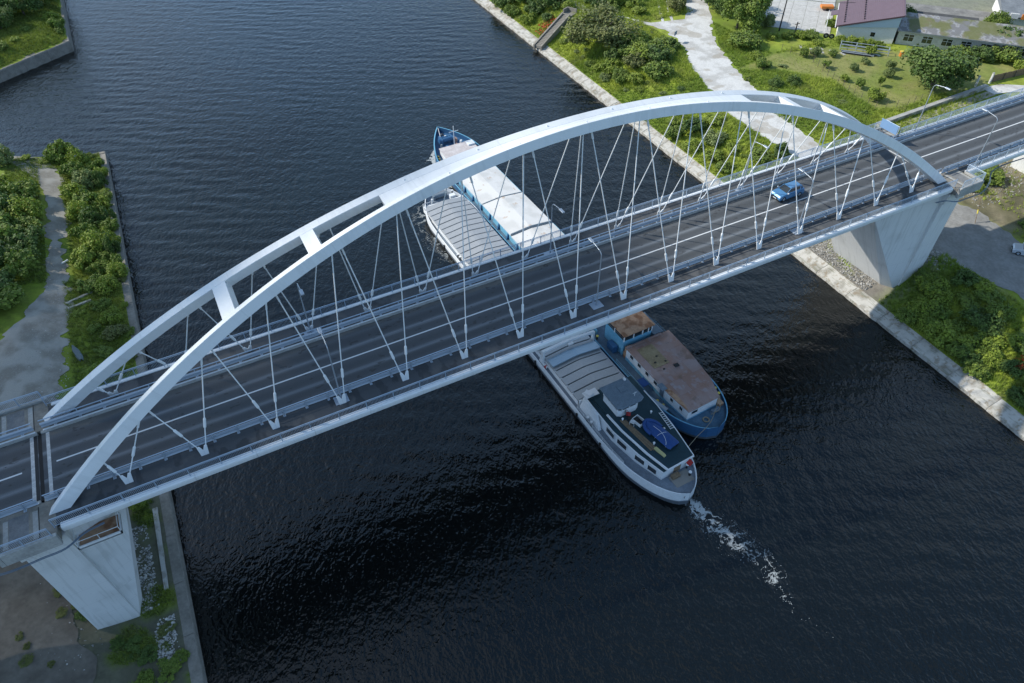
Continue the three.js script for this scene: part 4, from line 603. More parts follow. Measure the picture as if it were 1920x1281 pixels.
  // aft house with rusty roof
  const wallP = [[-2.75, -0.6], [3.75, -0.6], [3.6, 4], [3.0, 8.5], [2.05, 11.2], [-2.45, 11.35], [-2.75, 8]], k = mesh('house_wall', planarUV(slab(wallP, 1.75, 3.15)), M.hullWhite, g);
  mesh('house_base', planarUV(slab(wallP.map(([x, z]) => [x * 1.008, z < 0 ? z : z * 1.003]), 1.2, 1.75)), M.skyBlue, g);
  mesh('house_roof', planarUV(slab([[-2.9, -0.7], [3.9, -0.7], [3.75, 4], [3.15, 8.6], [2.15, 11.35], [-2.55, 11.5], [-2.9, 8]], 3.16, 3.27, 0.02)), M.rust, g);
  mesh('roof_plate', [box(-1.9, 0.4, 3.275, 3.30, 0.3, 4.0)], tx(speck([0.27, 0.22, 0.13], [0.17, 0.125, 0.07], [0.36, 0.31, 0.20], 3, 512, 167), 0.9), g); mesh('roof_step', [box(-2.85, 2.6, 3.275, 3.40, -0.72, -0.5)], M.rust, g); mesh('roof_hatch', [rbox(0.5, 1.1, 3.275, 3.45, 4.6, 5.1)], M.tarBlack, g);
  for (const [x, z] of [[-1.2, 3.2], [-0.4, 2.4], [0.1, 3.6], [-0.9, 4.6]]) mesh('roof_lug', [rbox(x - 0.12, x + 0.12, 3.275, 3.4, z - 0.09, z + 0.09)], M.tarBlack, g);
  mesh('rust_patch', planarUV(slab([[-2.88, 7.2], [-2.35, 7.0], [-2.1, 8.6], [-2.2, 10.4], [-2.5, 11.3], [-2.75, 9.6]], 3.272, 3.279)), M.rustBrown, g);
  for (const z of [0.6, 2.2, 3.8, 5.5, 8.6, 10.2]) windowAt(g, 'window', -2.76 + (z > 8 ? (z - 8) * 0.085 : 0), 2.65, z, 0.62, 0.55, -1, z > 8 ? -0.08 : 0);
  windowAt(g, 'window', -1.5, 2.65, 11.35, 0.9, 0.5, 0, 1); mesh('house_door', [box(-2.80, -2.757, 1.6, 3.1, 6.5, 7.2)], M.slate, g);
  mesh('awning', [box(-3.25, -2.5, 3.28, 3.33, 6.3, 7.4)], M.slate, g); mesh('side_panel', [hull8([V3(-4.05, 1.9, 3.6), V3(-3.1, 2.0, 3.6), V3(-3.1, 2.0, 4.9), V3(-4.05, 1.9, 4.9), V3(-4.05, 1.95, 3.6), V3(-3.1, 2.05, 3.6), V3(-3.1, 2.05, 4.9), V3(-4.05, 1.95, 4.9)])], M.tarp, g);
  // wheelhouse
  const wh = mesh('wheelhouse', [box(-2.75, 1.55, 1.25, 3.75, -5.4, -1.35)], M.skyBlue, g); mesh('window_band', [box(-2.72, 1.52, 3.75, 4.75, -5.37, -1.38)], M.glass, wh);
  for (const [x, z] of [[-2.75, -5.4], [-2.75, -3.4], [-2.75, -1.35], [-1.3, -1.35], [0.1, -1.35], [1.0, -1.35], [1.55, -1.35], [1.55, -3.4], [1.55, -5.4], [-0.6, -5.4]]) mesh('window_post', [box(x - 0.06, x + 0.06, 3.7, 4.78, z - 0.06, z + 0.06)], M.white, wh);
  mesh('wheelhouse_roof', [rbox(-3.05, 1.8, 4.78, 4.9, -5.8, -1.05, 0.04)], M.rustBrown, g);
  mesh('engine_casing', [box(-2.7, -1.9, 1.25, 2.2, -1.2, -0.65)], M.rustBrown, g); mesh('side_locker', [box(1.7, 3.2, 1.25, 3.3, -5, -0.9)], M.slate, g);
  mesh('companionway', [box(-3.6, -2.9, 1.25, 2.3, -3.6, -2.2)], M.blue, g); mesh('hatch_box', [rbox(-2.6, -1.75, 2.1, 3.0, -1.15, -0.75)], M.rustBrown, g);
  fencePosts(g, [-0.6, 1, 2.6, 4.2, 5.8, 7.4].map(z => [-4.22, 1.3, z]), 0.75, M.skyBlue, 0.022, 'side_rail'); fencePosts(g, [-4, -2.6, -0.8, 1.5, 4].map(z => [4.2, 1.3, z]), 0.9, M.skyBlue, 0.022, 'side_rail');
  mesh('stern_winch', [rod(V3(0.9, 1.95, 12.0), V3(1.6, 1.95, 12.0), 0.25, 0.25, 10), box(0.7, 0.9, 1.55, 2.2, 11.8, 12.2), box(1.6, 1.8, 1.55, 2.2, 11.8, 12.2)], M.slate, g); mesh('rope_coil', [new THREE.TorusGeometry(0.35, 0.09, 6, 16).rotateX(Math.PI / 2).translate(-0.4, 1.66, 12.4)], M.rope, g); mesh('stern_locker', [rbox(2.2, 2.9, 1.5, 2.0, 10.6, 11.6)], M.rustBrown, g);
}
tag(mesh('mooring_rope', [tube([V3(6.55, WATER + 2.2, 15.2), V3(8.9, WATER + 2.0, 14.2), V3(11.7, WATER + 2.4, 13.3), V3(14.5, WATER + 3.35, 11.2)], 0.035, 6, 40)], M.rope), 'tan mooring rope slung between the sterns of the two barges', 'rope');
tag(mesh('mooring_rope', [tube([V3(14.5, WATER + 3.35, 11.2), V3(13.9, WATER + 2.3, 12.2), V3(12.7, WATER + 1.9, 12.2)], 0.035, 6, 20)], M.rope), 'short tan rope tied down on the blue stern deck', 'rope');
tag(mesh('gangway', [bar(V3(7.0, WATER + 2.4, 5.2), V3(8.6, WATER + 1.9, 9.2), 0.5, 0.06)], M.galv), 'narrow grey gangway plank laid between the two barges', 'gangway');

// ---------------------------------------------------------------- cars
function car(label, paint, pos, turn, L = 3.85, W = 1.62, H = 1.52) {
  const g = thing('car', label, 'car', pos, turn), hw = W / 2, body = new THREE.MeshPhysicalMaterial({ color: paint, roughness: 0.35, metalness: 0.25, clearcoat: 1, clearcoatRoughness: 0.08 });
  const low = new THREE.Shape(); const S = L / 3.85;
  [[-1.92, 0.42], [-1.90, 0.62], [-1.78, 0.78], [-1.0, 0.93], [-0.9, 0.96], [1.55, 1.0], [1.82, 0.96], [1.90, 0.7], [1.90, 0.35], [1.62, 0.24]].forEach((p, i) => i ? low.lineTo(p[0] * S, p[1]) : low.moveTo(p[0] * S, p[1]));
  low.absarc(1.27 * S, 0.30, 0.35, 0, Math.PI, false); low.lineTo(-0.9 * S, 0.22); low.absarc(-1.22 * S, 0.30, 0.35, 0, Math.PI, false); low.lineTo(-1.86 * S, 0.28);
  const lg = new THREE.ExtrudeGeometry(low, { depth: W - 0.22, bevelEnabled: true, bevelSize: 0.05, bevelThickness: 0.11, bevelSegments: 3, curveSegments: 10 }); lg.translate(0, 0, -(W - 0.22) / 2);
  mesh('body', planarUV(lg), body, g);
  const ring = (y, xa, xb, w) => [V3(xa * S, y, -w), V3(xb * S, y, -w), V3(xb * S, y, w), V3(xa * S, y, w)];
  mesh('cabin_glass', [hull8([...ring(0.96, -0.98, 1.72, hw - 0.08), ...ring(H - 0.08, -0.22, 1.42, hw - 0.24)])], M.glass, g);
  mesh('roof', [hull8([...ring(H - 0.085, -0.27, 1.46, hw - 0.225), ...ring(H, -0.08, 1.3, hw - 0.33)])], body, g);
  for (const s of [-1, 1]) { for (const [x0, x1, t] of [[-0.98, -0.24, 0.05], [0.45, 0.47, 0.04], [1.2, 1.3, 0.09], [1.7, 1.42, 0.08]]) mesh('pillar', [bar(V3(x0 * S, 0.95, s * (hw - 0.075)), V3(x1 * S, H - 0.07, s * (hw - 0.235)), t, t)], body, g); mesh('mirror', [rbox(-0.92 * S, -0.74 * S, 0.98, 1.12, s * (hw + 0.1) - 0.1, s * (hw + 0.1) + 0.06, 0.04)], M.white, g); mesh('headlight', [rbox(-1.90 * S, -1.66 * S, 0.64, 0.80, s * 0.56 - 0.18, s * 0.56 + 0.18, 0.05)], std(C(0.7, 0.73, 0.75), 0.1, 0.3), g); mesh('tail_light', [rbox(1.80 * S, 1.93 * S, 0.72, 0.98, s * 0.62 - 0.1, s * 0.62 + 0.1, 0.03)], M.red, g); }
  mesh('grille', [box(-1.985 * S, -1.93 * S, 0.44, 0.60, -0.42, 0.42)], M.tarBlack, g); mesh('number_plate', [box(-1.995 * S, -1.986 * S, 0.34, 0.43, -0.25, 0.25)], M.white, g);
  mesh('bumper', [rbox(-1.99 * S, -1.80 * S, 0.24, 0.42, -hw + 0.1, hw - 0.1, 0.05)], M.tarBlack, g); mesh('sill', [box(-0.85 * S, 0.9 * S, 0.2, 0.27, -hw + 0.03, hw - 0.03)], M.tarBlack, g);
  for (const x of [-1.22, 1.27]) for (const s of [-1, 1]) { const t = mesh('wheel', [rod(V3(x * S, 0.30, s * (hw - 0.21)), V3(x * S, 0.30, s * (hw + 0.005)), 0.30, 0.30, 18)], M.rubber, g); mesh('rim', [rod(V3(x * S, 0.30, s * (hw + 0.002)), V3(x * S, 0.30, s * (hw + 0.015)), 0.19, 0.17, 14)], M.steel, t); }
  return g;
}
car('light blue hatchback driving over the bridge under the arch', C(0.075, 0.22, 0.42), [31.2, 0.01, -1.42], 0);
car('white car parked on the shaded gravel road by the pier', C(0.55, 0.60, 0.66), [68.6, -13.70, 11.6], -0.95, 4.2, 1.75, 1.5);
// ---------------------------------------------------------------- plants
const leafMat = new THREE.MeshPhysicalMaterial({ vertexColors: true, roughness: 0.8, transmission: 0.3, thickness: 0, side: THREE.DoubleSide });
const PAL = { fresh: [[0.180, 0.262, 0.018], [0.262, 0.335, 0.030]], deep: [[0.066, 0.132, 0.016], [0.108, 0.178, 0.024]], olive: [[0.128, 0.158, 0.034], [0.182, 0.205, 0.050]], pale: [[0.165, 0.230, 0.060], [0.240, 0.295, 0.095]], mid: [[0.122, 0.200, 0.017], [0.190, 0.262, 0.027]] };
function crown(seed, pal, { lobes = 9, n = 1500, size = 0.2, flatY = 0.85, skirt = 0.15 } = {}) {   // unit crown: radius about 1, foot at y = 0
  const r = mulberry(seed), L = [], pos = [], col = [], [c0, c1] = PAL[pal];
  for (let i = 0; i < lobes; i++) { const a = r() * 6.283, d = i ? 0.2 + 0.62 * Math.sqrt(r()) : 0, y = skirt + 0.15 + 0.95 * r() * (1 - d * 0.55); L.push([Math.cos(a) * d, y * flatY, Math.sin(a) * d, (0.20 + 0.26 * r() * r()) * (i ? 1 : 1.5), r()]); }
  const v = V3(), nrm = V3(), t1 = V3(), t2 = V3();
  for (let k = 0; k < n; k++) {
    const l = L[Math.floor(r() * lobes)]; v.set(r() * 2 - 1, r() * 2 - 1, r() * 2 - 1); if (v.lengthSq() > 1 || v.lengthSq() < 0.01) { k--; continue; } v.normalize();
    const rad = l[3] * (0.45 + 0.6 * Math.sqrt(r()) + (r() < 0.06 ? 0.35 * r() : 0)) * (1 + 0.6 * (vnoise(v.x * 3 + l[4] * 9, v.z * 3 + v.y * 2, 0, seed) - 0.5)), x = l[0] + v.x * rad, y = Math.max(0.02, l[1] + v.y * rad * 0.9), z = l[2] + v.z * rad;
    nrm.copy(v).add(t1.set(r() - 0.5, r() - 0.3, r() - 0.5).multiplyScalar(1.5)).normalize(); t1.set(r() - 0.5, r() - 0.5, r() - 0.5).cross(nrm).normalize(); t2.crossVectors(nrm, t1);
    const s = size * (0.6 + 0.8 * r()), q = s * 0.55, P = [[0, 0, 0], [q, s * 0.55, q * 0.3], [0, s * 1.15, 0], [-q, s * 0.55, q * 0.3]].map(([a, b, c]) => [x + t1.x * a + t2.x * b + nrm.x * c, y + t1.y * a + t2.y * b + nrm.y * c, z + t1.z * a + t2.z * b + nrm.z * c]);
    const m = clamp(0.5 + (l[4] - 0.5) * 0.8 + (r() - 0.5) * 0.8), cc = mulC(mixC(c0, c1, m), 0.8 + 0.4 * r());
    for (const i of [0, 1, 2, 0, 2, 3]) { pos.push(...P[i]); col.push(...cc); }
  }
  const g = new THREE.BufferGeometry(); g.setAttribute('position', new THREE.Float32BufferAttribute(pos, 3)); g.setAttribute('color', new THREE.Float32BufferAttribute(col, 3)); g.computeVertexNormals(); return g;
}
const crowns = {}; let seed0 = 500;
for (const p of Object.keys(PAL)) { crowns[p + 'S'] = [0, 1, 2].map(i => crown(seed0++, p, { n: 2700, size: 0.115, lobes: 15 + i * 4 })); crowns[p + 'B'] = [0, 1].map(i => crown(seed0++, p, { n: 7500, size: 0.062, lobes: 34 + i * 6, flatY: 1.0, skirt: 0.3 })); }
const stemGeo = planarUV(merge([0, 1, 2, 3].map(i => { const a = i * 1.7; return rod(V3(0.03 * Math.cos(a), -0.25, 0.03 * Math.sin(a)), V3(0.3 * Math.cos(a), 0.6, 0.3 * Math.sin(a)), 0.035, 0.012, 5); })));
const trunkGeo = planarUV(merge([rod(V3(0, -0.3, 0), V3(0.02, 0.42, 0.01), 0.065, 0.042, 8), ...[0, 1, 2, 3, 4].map(i => { const a = i * 1.35 + 0.4; return rod(V3(0.02, 0.3 + 0.04 * i, 0.01), V3(0.42 * Math.cos(a), 0.75 + 0.06 * i, 0.42 * Math.sin(a)), 0.03, 0.01, 6); })]));
const rv = mulberry(4242);
function plant(kind, label, cat, x, z, r, h, pal, group, opt = {}) {
  const y = opt.y ?? groundAt(x, z), big = opt.big, g = thing(kind, label, cat, [x, y - 0.03, z], rv() * 6.28, group);
  const set = crowns[pal + (big ? 'B' : 'S')], c = mesh(kind === 'tree' ? 'crown' : 'foliage', set[Math.floor(rv() * set.length)], leafMat, g), k = h / (big ? 1.5 : 1.3);
  c.scale.set(r * (0.85 + 0.4 * rv()), k * (0.9 + 0.25 * rv()), r * (0.85 + 0.4 * rv())); c.rotation.set((rv() - 0.5) * 0.2, 0, (rv() - 0.5) * 0.2); if (kind === 'tree') c.position.y = opt.lift ?? 0;
  const s = mesh(kind === 'tree' ? 'trunk' : 'stem', kind === 'tree' ? trunkGeo : stemGeo, M.bark, g); s.scale.set(r * (kind === 'tree' ? 1 : 0.9), h * 0.75, r * (kind === 'tree' ? 1 : 0.9));
  return g;
}
const TINT = { fresh: 'bright green', deep: 'dark green', mid: 'leafy green', olive: 'olive green', pale: 'pale green' };
const BUSH = (list, label, group) => list.forEach(([x, z, r, h, pal, own]) => plant('bush', own || `${r > 2.3 ? 'large ' : r < 1.35 ? 'small ' : ''}${TINT[pal]} ${label}`, 'bush', x, z, r, h, pal, own ? undefined : group));
// bank upstream of the bridge, house side
plant('tree', 'large round grey-green willow shrub on the bank beside the stairs', 'tree', 56.4, -80.8, 6.3, 7.4, 'olive', undefined, { big: true });
plant('tree', 'tall green tree overhanging the gravel road bend at the top', 'tree', 86.5, -71.5, 5.2, 9, 'mid', undefined, { big: true });
plant('tree', 'dark leafy tree behind the road bend, cut by the top of the picture', 'tree', 91.5, -82, 5.2, 8.5, 'deep', undefined, { big: true });
plant('tree', 'big walnut-like tree with a pale trunk beside the garden wall', 'tree', 100.4, -31.2, 7.2, 9.0, 'deep', undefined, { big: true, lift: 0.2 });
BUSH([[53, -71, 2.3, 2.6, 'fresh'], [52.6, -66.5, 2.2, 2.4, 'mid'], [57, -60.3, 2.7, 3.6, 'mid', 'rounded bush casting a shadow on the grass by the road bend'], [58.8, -69.5, 2.7, 3, 'fresh'], [64.2, -70.5, 2.4, 2.6, 'mid'], [67.2, -69.8, 1.9, 2, 'deep'], [61, -66.5, 2.5, 3, 'deep'], [56.2, -67.3, 2.4, 2.8, 'olive'], [50.6, -69.5, 1.5, 1.4, 'pale'], [59, -76, 2.6, 3, 'mid'], [62.5, -75, 2.4, 2.4, 'fresh'], [54, -63, 1.7, 1.8, 'fresh'], [55, -73.5, 2.2, 2.6, 'deep'], [60.3, -72.6, 2.2, 2.8, 'mid'], [63.5, -66.8, 2.1, 2.3, 'fresh'], [51.3, -73.6, 1.5, 1.6, 'fresh'], [57.3, -72.2, 2.2, 2.6, 'mid']], 'bush in the thicket between the quay and the gravel road', 'thicket below the gravel road');
BUSH([[54.5, -107, 2.9, 3.6, 'deep'], [58, -104, 3.2, 4, 'deep'], [51.5, -104.5, 2.0, 2.2, 'fresh'], [55, -112.5, 3.8, 4.5, 'mid'], [50.5, -111, 2.4, 2.6, 'mid'], [59.5, -99.5, 1.8, 1.8, 'fresh'], [54.5, -100.5, 1.6, 1.6, 'deep'], [51.5, -117, 3, 3.5, 'deep'], [57.5, -118, 3.5, 4, 'mid']], 'bush on the bank above the stairs', 'bushes above the stairs');
BUSH([[66.5, -99, 2.6, 3, 'deep'], [70, -97, 2.8, 3.4, 'mid'], [71.8, -88.8, 2.0, 1.8, 'fresh', 'low bright green bush between the path and the wheel tracks'], [73.5, -93.5, 2.2, 2.2, 'fresh'], [81, -87, 2.6, 3.4, 'olive', 'olive-green bush beside the twin wheel tracks'], [68, -93.5, 1.6, 1.6, 'mid'], [76.5, -99, 3, 3.5, 'mid'], [85, -92.5, 2.4, 3, 'mid'], [72.5, -103, 3, 3.6, 'mid']], 'bush beside the path at the top of the bank', 'bushes by the upper path');
BUSH([[81.5, -63, 3.2, 3.8, 'mid', 'dense round bush on the grass right of the gravel road'], [85.3, -66, 2.2, 2.6, 'fresh', 'bush in front of the tall tree by the road bend'], [77.3, -52.8, 1.7, 2.4, 'mid', 'small bush alone on the tall grass near the fence'], [74.2, -45.6, 1.6, 1.7, 'deep', 'low dark bush just above the arch crown'], [77.6, -44.3, 1.7, 1.8, 'deep', 'low dark bush between the arch and the garden fence'], [93, -69.5, 2.2, 3.2, 'pale', 'pale feathery shrub beside the wooden pole'], [89.5, -63.5, 1.5, 1.7, 'fresh', 'bright hedge bush at the end near the road'], [92.2, -61.8, 1.6, 1.9, 'mid', 'second hedge bush along the concrete yard'], [94.8, -60.6, 1.6, 1.9, 'fresh', 'third hedge bush along the concrete yard'], [97, -59.6, 1.6, 1.9, 'mid', 'last hedge bush next to the tyres'], [79.5, -57.5, 1.3, 1.3, 'fresh', 'small bush under the round bush by the road']], '', '');
BUSH([[48.8, -43.4, 1.9, 2.4, 'mid'], [52, -42, 2.3, 3, 'deep'], [50, -33.2, 1.8, 1.8, 'fresh'], [52.6, -36.8, 2.0, 2.2, 'pale'], [49.6, -30, 1.5, 1.5, 'mid'], [57.0, -25.6, 1.8, 2.2, 'deep'], [54.4, -27.3, 1.8, 1.9, 'mid'], [55.2, -40.5, 1.8, 1.8, 'fresh'], [49.4, -38.6, 1.5, 1.7, 'fresh'], [53.2, -32.5, 1.4, 1.3, 'fresh'], [51, -47, 1.5, 1.4, 'fresh']], 'bush on the sunny bank seen between the hangers', 'bushes seen between the hangers');
BUSH([[128.5, -36.5, 3.6, 4.2, 'deep'], [124, -33, 3.0, 3.4, 'mid'], [119, -35, 2.6, 3, 'deep'], [133.5, -33.5, 3.6, 4, 'mid'], [122.5, -28, 2, 2.2, 'fresh'], [130, -29, 2.6, 2.6, 'deep'], [116, -38, 2.2, 2.6, 'mid'], [138, -30, 3.5, 4, 'deep']], 'shrub under the windows of the long mossy building', 'shrubs under the long building');
BUSH([[78.2, -5.2, 1.8, 1.9, 'fresh'], [80.8, -4.2, 2.0, 2.0, 'mid'], [76.3, -3.2, 1.3, 1.2, 'fresh'], [83, -6, 1.8, 1.8, 'mid']], 'bush on the rubble behind the pier under the approach', 'bushes behind the pier');
{ const l = [], put = (n, x0, x1, z0, z1, r0, r1) => { for (let i = 0; i < n; i++) { const r = r0 + (r1 - r0) * rv(); l.push([x0 + (x1 - x0) * rv(), z0 + (z1 - z0) * rv(), r, r * (0.7 + 0.5 * rv()), ['fresh', 'mid', 'fresh', 'pale', 'deep'][Math.floor(rv() * 5)]]); } };
  put(12, 49.5, 58, -64, -50, 0.5, 1.0); put(10, 49, 55, -90, -76, 0.5, 1.0); put(8, 62, 69, -82, -72, 0.5, 1.1); put(8, 49, 56, -48, -28, 0.5, 0.9); put(8, 71, 82, -56, -40, 0.5, 1.0); put(8, 73, 82, -40, -28, 0.5, 0.9);
  BUSH(l, 'weed clump in the tall grass of the sunny bank', 'weed clumps on the sunny bank'); }
// saplings in the garden
[[87.4, -40.9, 'fresh'], [87.4, -37.4, 'mid'], [88.7, -46.8, 'mid'], [94, -50.6, 'mid'], [86.3, -32.3, 'fresh'], [95.1, -56.2, 'fresh'], [91, -52.5, 'pale'], [96.8, -44.7, 'pale'], [96.2, -38, 'pale'], [91.8, -36, 'mid'], [92.3, -43.4, 'pale'], [101.5, -47.5, 'fresh'], [88.6, -53.2, 'mid'], [99.5, -40.5, 'pale']].forEach(([x, z, p], i) => plant('tree', i === 4 ? 'tallest young fruit tree by the garden corner post' : `${TINT[p]} young fruit tree on the dry garden lawn`, 'tree', x, z, i === 4 ? 1.35 : 0.75 + 0.45 * rv(), i === 4 ? 2.6 : 1.3 + 0.7 * rv(), p, i === 4 ? undefined : 'young fruit trees in the garden', { lift: 0.25 }));
// camera side of the bridge, house side: dense thicket down to the quay
{
  const list = []; for (let i = 0; i < 95; i++) { const z = 7 + 38 * rv(), s = 2.8 + 9.5 * rv(), x = xR(z) + s; if (x > 57.5 + 0.1 * z - 0.5 || (z < 9.5 && s < 7)) continue; list.push([x, z, 1.1 + 0.9 * rv(), 0.9 + 1.3 * rv(), ['mid', 'fresh', 'deep', 'mid', 'fresh'][Math.floor(rv() * 5)]]); }
  BUSH(list, 'bush in the shaded thicket between the gravel road and the quay', 'shaded thicket by the quay');
  const l2 = []; for (let i = 0; i < 16; i++) l2.push([74 + 14 * rv(), 5 + 12 * rv(), 0.9 + 0.6 * rv(), 0.5 + 0.5 * rv(), 'mid']); BUSH(l2, 'low scrub on the shaded verge beyond the gravel road', 'scrub beyond the gravel road');
}
// leafy bank opposite
plant('tree', 'lone rounded tree at the basin corner of the leafy bank', 'tree', -51.4, -87.2, 2.3, 4.4, 'mid');
BUSH([[-49, -84.5, 1.9, 3.2, 'fresh'], [-50.3, -80.6, 2.0, 3.3, 'mid'], [-48.6, -77.5, 1.8, 3, 'pale'], [-50.4, -74, 2.0, 3.2, 'fresh'], [-48.7, -71, 1.9, 3.2, 'mid'], [-50.2, -67.5, 1.9, 3.2, 'fresh'], [-48.7, -64, 1.9, 3.2, 'deep'], [-50.2, -60.5, 1.9, 3, 'mid'], [-48.8, -57, 1.8, 3, 'fresh'], [-50.3, -54, 2.0, 3, 'fresh'], [-48.7, -51, 1.7, 2.8, 'mid'], [-50.4, -48, 1.6, 2.2, 'mid'], [-48.3, -46.5, 1.5, 2.4, 'fresh'], [-49.5, -43, 1.3, 1.5, 'mid'], [-48.2, -39.5, 1.4, 1.8, 'fresh'], [-50.6, -38, 1.1, 0.9, 'mid'], [-47.9, -35.8, 1.5, 1.9, 'olive', 'brownish bush overhanging the quay just before the bridge'], [-50, -33, 1.2, 0.9, 'mid'], [-51.6, -29.5, 1.1, 0.8, 'fresh'], [-49.2, -28.6, 1.2, 0.9, 'mid'], [-52.3, -42, 0.9, 0.7, 'fresh'], [-47.7, -81.5, 1.3, 2.2, 'mid'], [-47.8, -68.5, 1.3, 2.3, 'mid'], [-47.9, -60, 1.3, 2.2, 'fresh'], [-47.9, -54, 1.2, 2.0, 'mid']], 'bush in the row between the gravel track and the canal', 'bush row along the leafy bank');
BUSH([-83, -79.5, -76, -72.5, -69, -65.5, -62, -58.5, -55.5, -52.5, -49.2].map((z, i) => [xL(z) - 1.25, z + (i % 2), 1.25, 1.9 + 0.6 * (i % 3), ['mid', 'fresh', 'deep'][i % 3]]), 'bush leaning over the quay edge of the leafy bank', 'bushes over the quay edge');
BUSH([[-58, -74, 2.6, 3.6, 'mid'], [-60.7, -70, 3.2, 4.2, 'deep'], [-57.2, -68, 2.3, 3.2, 'fresh'], [-60, -63, 3.2, 4.4, 'mid'], [-57.6, -60, 2.4, 3.4, 'deep'], [-60.8, -56.5, 3.2, 4.2, 'deep'], [-58.4, -52.8, 2.5, 3.4, 'mid'], [-61.6, -50, 3.0, 3.8, 'deep'], [-60.4, -46.3, 2.6, 3.2, 'mid'], [-63.6, -44.5, 2.8, 3.4, 'deep'], [-60.5, -77.5, 2.4, 3, 'fresh'], [-63.5, -66, 3.2, 4, 'mid'], [-63.8, -58, 3.2, 4, 'deep'], [-57.0, -64.2, 2.0, 2.8, 'mid'], [-57.3, -56.4, 2.0, 2.8, 'deep'], [-64, -52, 3, 3.6, 'mid']], 'bush on the outer side of the gravel track', 'dense thicket beside the gravel track');
BUSH([[-60.2, -87, 1.6, 3.4, 'pale', 'pale green sapling at the basin edge, cut by the picture edge'], [-57, -87.6, 1.0, 0.8, 'fresh', 'low plant on the basin edge beside the sapling'], [-54.4, -86.2, 0.9, 0.7, 'fresh', 'low plant at the head of the gravel track']], '', '');
BUSH([[-49, -6.8, 0.9, 0.9, 'fresh', 'small plant growing on the rubble under the shaded deck edge'], [-51.5, 9.2, 1.0, 0.5, 'deep'], [-50.2, 10.4, 1.1, 0.5, 'deep'], [-52.6, 8.2, 0.8, 0.4, 'deep'], [-49.0, 12.6, 1.2, 0.6, 'mid'], [-50.8, 12.8, 1.0, 0.6, 'mid'], [-47.6, 12.0, 0.8, 0.5, 'mid'], [-54.6, 2.6, 0.7, 0.45, 'deep'], [-54.9, 4.2, 0.6, 0.4, 'deep'], [-48.4, 8.6, 0.8, 0.35, 'olive']], 'low weeds on the rubble below the shaded pier', 'weeds below the shaded pier');
{ const l = []; for (let i = 0; i < 16; i++) { const z = -86 + 5.4 * i + 2 * rv(); if (z > -26 && z < 8) continue; l.push([xL(z) - 1.15, z, 0.55 + 0.35 * rv(), 0.45 + 0.4 * rv(), ['mid', 'olive', 'fresh'][i % 3]]); } for (let i = 0; i < 12; i++) l.push([-46.5 - 8 * rv(), -87.7 + 0.5 * rv(), 0.5 + 0.4 * rv(), 0.5 + 0.5 * rv(), 'mid']); for (let i = 0; i < 8; i++) l.push([-55.5 - 4.5 * rv(), 1 + 9 * rv(), 0.35 + 0.3 * rv(), 0.2 + 0.15 * rv(), 'olive']); BUSH(l, 'weed tuft along the edge of the leafy bank', 'weed tufts on the leafy bank'); }
// spit across the basin
[[-55, -160, 4.6, 6.5, 'deep'], [-60, -153, 4.4, 6, 'deep'], [-63, -162, 5, 7, 'mid'], [-57, -171, 5, 7, 'mid'], [-50, -166, 3.0, 4.5, 'mid'], [-50.5, -176, 4, 5.5, 'deep'], [-66, -152, 4.5, 6, 'deep']].forEach(([x, z, r, h, p]) => plant('tree', 'dark tree on the spit across the basin', 'tree', x, z, r, h, p, 'trees on the spit', { big: true }));
BUSH([[-48.6, -151, 1.9, 2.6, 'mid'], [-49.2, -156, 1.8, 2.4, 'fresh'], [-60.5, -140.8, 1.6, 1.8, 'mid'], [-57.5, -144, 1.2, 1.2, 'fresh'], [-63, -138, 1.8, 2, 'deep'], [-48.8, -147.6, 1.2, 1.4, 'mid'], [-55, -149, 1.3, 1.4, 'mid'], [-65.5, -136.5, 1.8, 2, 'mid']], 'bush along the quay of the spit', 'bushes on the spit');

